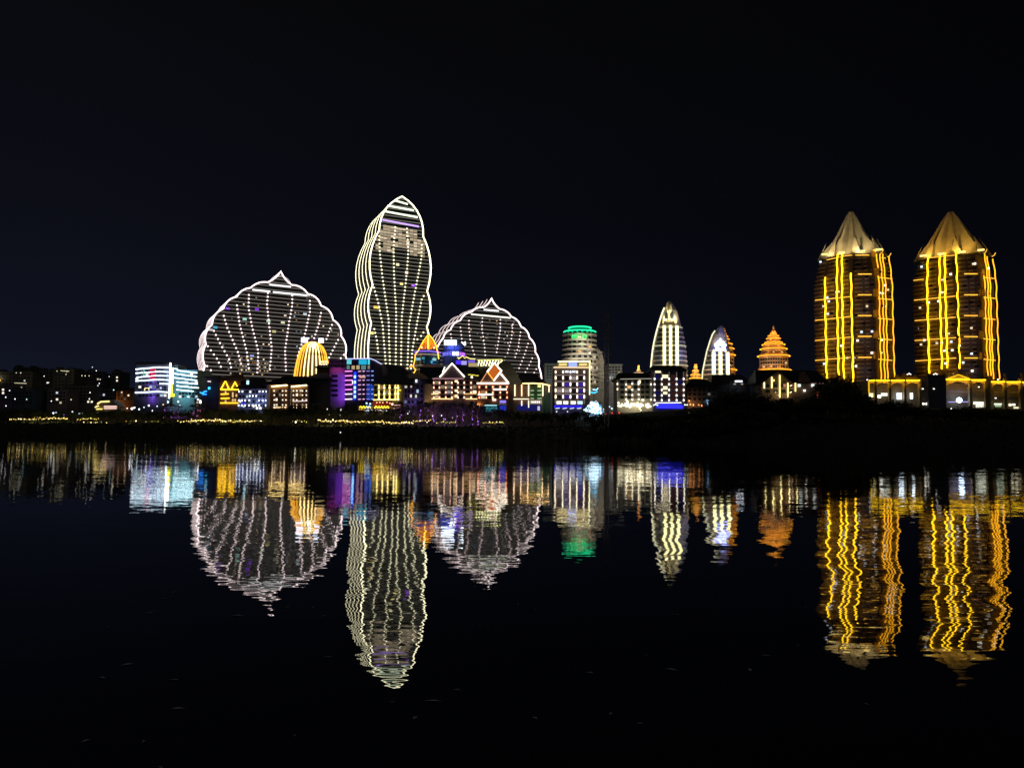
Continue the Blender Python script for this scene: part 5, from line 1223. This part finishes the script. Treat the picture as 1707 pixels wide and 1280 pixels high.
# ------------------------------------------------------------------ promenade lights
def lstring(x0, x1, y, n, cols, label, Y=371, jy=1.2, sz=.35):
    p = P((x0 + x1) / 2, y, Y); e = bpy.data.objects.new('light_string', None); C.objects.link(e); g_ = gz(p.x, Y); e.location = (p.x, Y, g_)
    tag(e, label, 'string lights', 'string lights along the promenade')
    ms = {}
    pts = []
    n = int(n * .7)
    for k in range(n):
        x = x0 + (x1 - x0) * (k + R.uniform(-.4, .4)) / n; yy = y + R.gauss(0, jy * .75); q_ = P(x, yy, Y + R.uniform(-3, 3))
        c = R.choice(cols); ms.setdefault(c, MB()).ball((q_.x - p.x, q_.y - Y, q_.z - g_), sz * R.uniform(.35, 1.0))
    for c, mm in ms.items(): mm.build('bulbs', c, e)
    a = P(x0, y, Y); c_ = P(x1, y, Y)
    MB().tube([(a.x - p.x, 0, a.z - g_), (0, 0, p.z - g_ - .15), (c_.x - p.x, 0, c_.z - g_)], .04, 4).build('cable', metal, e)
    for q_ in (a, c_): MB().tube([(q_.x - p.x, 0, gz(q_.x, Y) - g_ - .2), (q_.x - p.x, 0, q_.z - g_ + .1)], .07, 5).build('post', metal, e)
    for f_ in (.25, .75):
        q_ = P(x0 + (x1 - x0) * f_, y, Y); point((q_.x, Y - 1, q_.z + .3), 60 * (x1 - x0) ** .5 * n ** .3, (1, .72, .25), .4, aim=(0, .7, -1))
gc = [E((1, .72, .16), 2.6), E((1, .8, .35), 3.4), E((1, .62, .08), 1.5)]
yc = gc + [E((.7, .8, .1), 1.4)]
for a in ((16, 60, 699, 22, gc, 'golden string lights at the far left end of the promenade'), (56, 115, 697.5, 44, gc, 'dense golden string lights below the violet lamp'), (128, 166, 698, 22, yc, 'short golden and green lights below the low pavilion'), (140, 182, 704, 10, yc, 'sparse greenish lights on the bank at far left'),
          (210, 270, 702, 9, yc, 'faint yellow lights below the LED office'), (296, 330, 702.2, 14, gc, 'thin golden lights leading into the long bright string'), (318, 372, 700.5, 62, gc, 'brightest golden string below the yellow triangle house'), (368, 424, 702, 56, yc, 'bright golden string with a green spot'), (424, 440, 701, 6, gc, 'few golden lamps ending the bright string'),
          (488, 515, 702, 10, yc, 'small isolated cluster of pale lights'), (530, 580, 701.5, 46, gc, 'golden string below the purple building'), (575, 640, 703, 58, gc, 'golden string below the red awning restaurant'), (640, 690, 704.5, 42, gc, 'golden string below the violet hotel'), (690, 720, 702, 16, gc, 'short golden string right of the dim post'), (728, 762, 703.5, 16, yc, 'sparse golden lights below the white gable'), (806, 842, 704.5, 22, yc, 'small curved golden lights below the kiosks')):
    lstring(*a)
# individual lamps
lamps = [(89, 688.5, CW, 3.4, 3), (93.5, 687.5, CW, 3, 2), (121, 686.3, (.9, 1, 1), 3, 3), (132, 688.5, (.6, .8, 1), 4, 3), (137, 688.5, (.8, .9, 1), 3, 2), (154, 686.5, CW, 4, 2), (163, 688, CW, 2, 2), (36, 694, (.5, .15, 1), 3, 3), (107, 691, (.4, .1, 1), 1.2, 4), (212, 680.5, CW, 3, 2), (220, 681, (.9, .9, 1), 5, 4), (224, 679.5, CW, 5, 3), (232, 682, CW, 3.4, 3), (240, 679, (.8, .8, 1), 3, 2), (248, 676, (1, .95, .6), 4, 3), (262, 677, CW, 3, 2), (254, 684.5, CW, 4, 2), (272, 674.5, (1, .7, .4), 3, 2.5), (280, 670, CW, 5, 3), (297, 669.5, (.7, .95, 1), 4, 3), (300, 676, CW, 4, 2), (334, 670.5, (.95, 1, 1), 5, 4),
         (444, 693.5, (1, .9, .85), 2.4, 2), (545.5, 682.5, (1, .95, .85), 5, 3), (568, 683, (1, .95, .8), 6, 4), (549, 691.5, (.6, .7, 1), 2.4, 2), (567, 692, (.8, .8, .8), 2, 2), (555, 699.5, (1, .8, .4), 3, 2.4), (567.5, 723, (.9, .85, .8), 1.2, 2.4), (493, 703.5, (1, .95, .9), 5, 2.5), (715, 690.5, (1, .95, 1), 4, 2), (721.5, 693, (.8, .75, 1), 3.6, 2), (736, 692.5, (.8, .8, 1), 3, 2), (683, 686, (1, .9, 1), 4, 2), (680, 689.5, (1, 1, 1), 3, 2), (755, 696, (.9, .85, 1), 3, 2), (763, 679.5, (1, 1, 1), 3, 2), (1197, 684, (1, .9, .8), 1.6, 2), (1148, 691, (.7, .6, .6), .7, 2), (1275, 669, (1, .95, .9), 3, 2.5), (1298, 659, (.9, .9, .9), 1, 2), (1068, 683.5, (1, .85, .4), 4, 2.5), (1496.5, 676.5, (1, 1, 1), 2, 2), (928, 686, (.8, .85, .95), 1.5, 2.5), (946, 686, (.8, .85, .95), 1.2, 2.5), (1016, 678, (.5, .8, 1), 1.6, 3), (1020, 681, (.7, .9, 1), 2.4, 3), (1586, 681.5, (.9, .95, 1), 3, 3)]
for x, y, c, s_, sz in lamps:
    Yt = 398 if y < 698 else (374 if y < 712 else 350)
    p = P(x, y, Yt); g_ = gz(p.x, Yt); h = max(.5, p.z - g_)
    e = bpy.data.objects.new('street_lamp', None); C.objects.link(e); e.location = (p.x, Yt, g_); tag(e, 'small round lamp on a thin post along the dark riverfront', 'street lamp', 'riverfront lamps')
    MB().ball((0, 0, h), .17 * sz).build('lamp', E(c, s_), e); MB().tube([(0, 0, -.2), (0, 0, h - .1)], .06, 5).build('post', metal, e)
# undergrowth on the bank
m = MB(); r = random.Random(9)
for i in range(9000):
    x = r.uniform(-300, 300); y = shore(x) + r.uniform(0, 36) if r.random() < .7 else r.uniform(372, 400); z = gz(x, y)
    s = r.uniform(.3, .9); a = Vector((r.uniform(-1, 1), r.uniform(-1, 1), 0)).normalized() * s; k = len(m.v)
    m.v += [(x - a.x, y - a.y, z - .05), (x + a.x, y + a.y, z - .05), (x + a.x * .4, y + a.y * .4, z + s * r.uniform(.8, 1.6))]; m.f.append((k, k + 1, k + 2))
tag(m.build('undergrowth', leaf3, None), 'low scrub covering the unlit river bank', 'undergrowth', None, 'stuff')

# ------------------------------------------------------------------ night sky, added dim fill
wd = bpy.data.worlds.new('World'); bpy.context.scene.world = wd; wd.use_nodes = True
t = wd.node_tree; n = t.nodes; bg = n['Background']
sk = n.new('ShaderNodeTexSky'); sk.sky_type = 'NISHITA'; sk.sun_disc = False; sk.sun_elevation = math.radians(-4); sk.sun_rotation = math.radians(150)
bg.inputs['Strength'].default_value = .05
bg2 = n.new('ShaderNodeBackground'); ad = n.new('ShaderNodeAddShader')
tc = n.new('ShaderNodeTexCoord'); sp = n.new('ShaderNodeSeparateXYZ'); t.links.new(tc.outputs['Generated'], sp.inputs[0])
ra = n.new('ShaderNodeValToRGB'); t.links.new(sp.outputs['Z'], ra.inputs[0])
el = ra.color_ramp.elements
el[0].position = 0; el[0].color = (.0060, .0085, .0180, 1); el[1].position = .5; el[1].color = (.0024, .0025, .0034, 1)
e_ = el.new(.12); e_.color = (.0044, .0054, .0112, 1); e_ = el.new(.27); e_.color = (.0032, .0036, .0068, 1)
# city glow fades towards the right (+X)
mr = n.new('ShaderNodeMapRange'); mr.inputs[1].default_value = -.5; mr.inputs[2].default_value = .6; mr.inputs[3].default_value = 1.1; mr.inputs[4].default_value = .40; t.links.new(sp.outputs['X'], mr.inputs[0])
t.links.new(ra.outputs[0], bg2.inputs[0]); t.links.new(mr.outputs[0], bg2.inputs[1])
t.links.new(sk.outputs[0], bg.inputs[0])
bg.inputs['Strength'].default_value = .002
out = n['World Output']; t.links.new(bg.outputs[0], ad.inputs[0]); t.links.new(bg2.outputs[0], ad.inputs[1]); t.links.new(ad.outputs[0], out.inputs[0])
sn = bpy.data.lights.new('night_fill', 'SUN'); sn.energy = .05; sn.color = (.85, .9, 1); sn.angle = math.radians(.5); so = bpy.data.objects.new('night_fill', sn); C.objects.link(so)  # dim sun lamp added as ambient fill for the dark walls
so.rotation_euler = (math.radians(40), 0, math.radians(20))

sc = bpy.context.scene
sc.view_settings.view_transform = 'Standard'; sc.view_settings.look = 'None'; sc.view_settings.exposure = 0; sc.view_settings.gamma = 1
sc.render.engine = 'CYCLES'
cy = sc.cycles; cy.max_bounces = 4; cy.diffuse_bounces = 1; cy.glossy_bounces = 3; cy.transmission_bounces = 1; cy.use_denoising = True; cy.sample_clamp_indirect = 4
cy.use_light_tree = True; cy.caustics_reflective = False
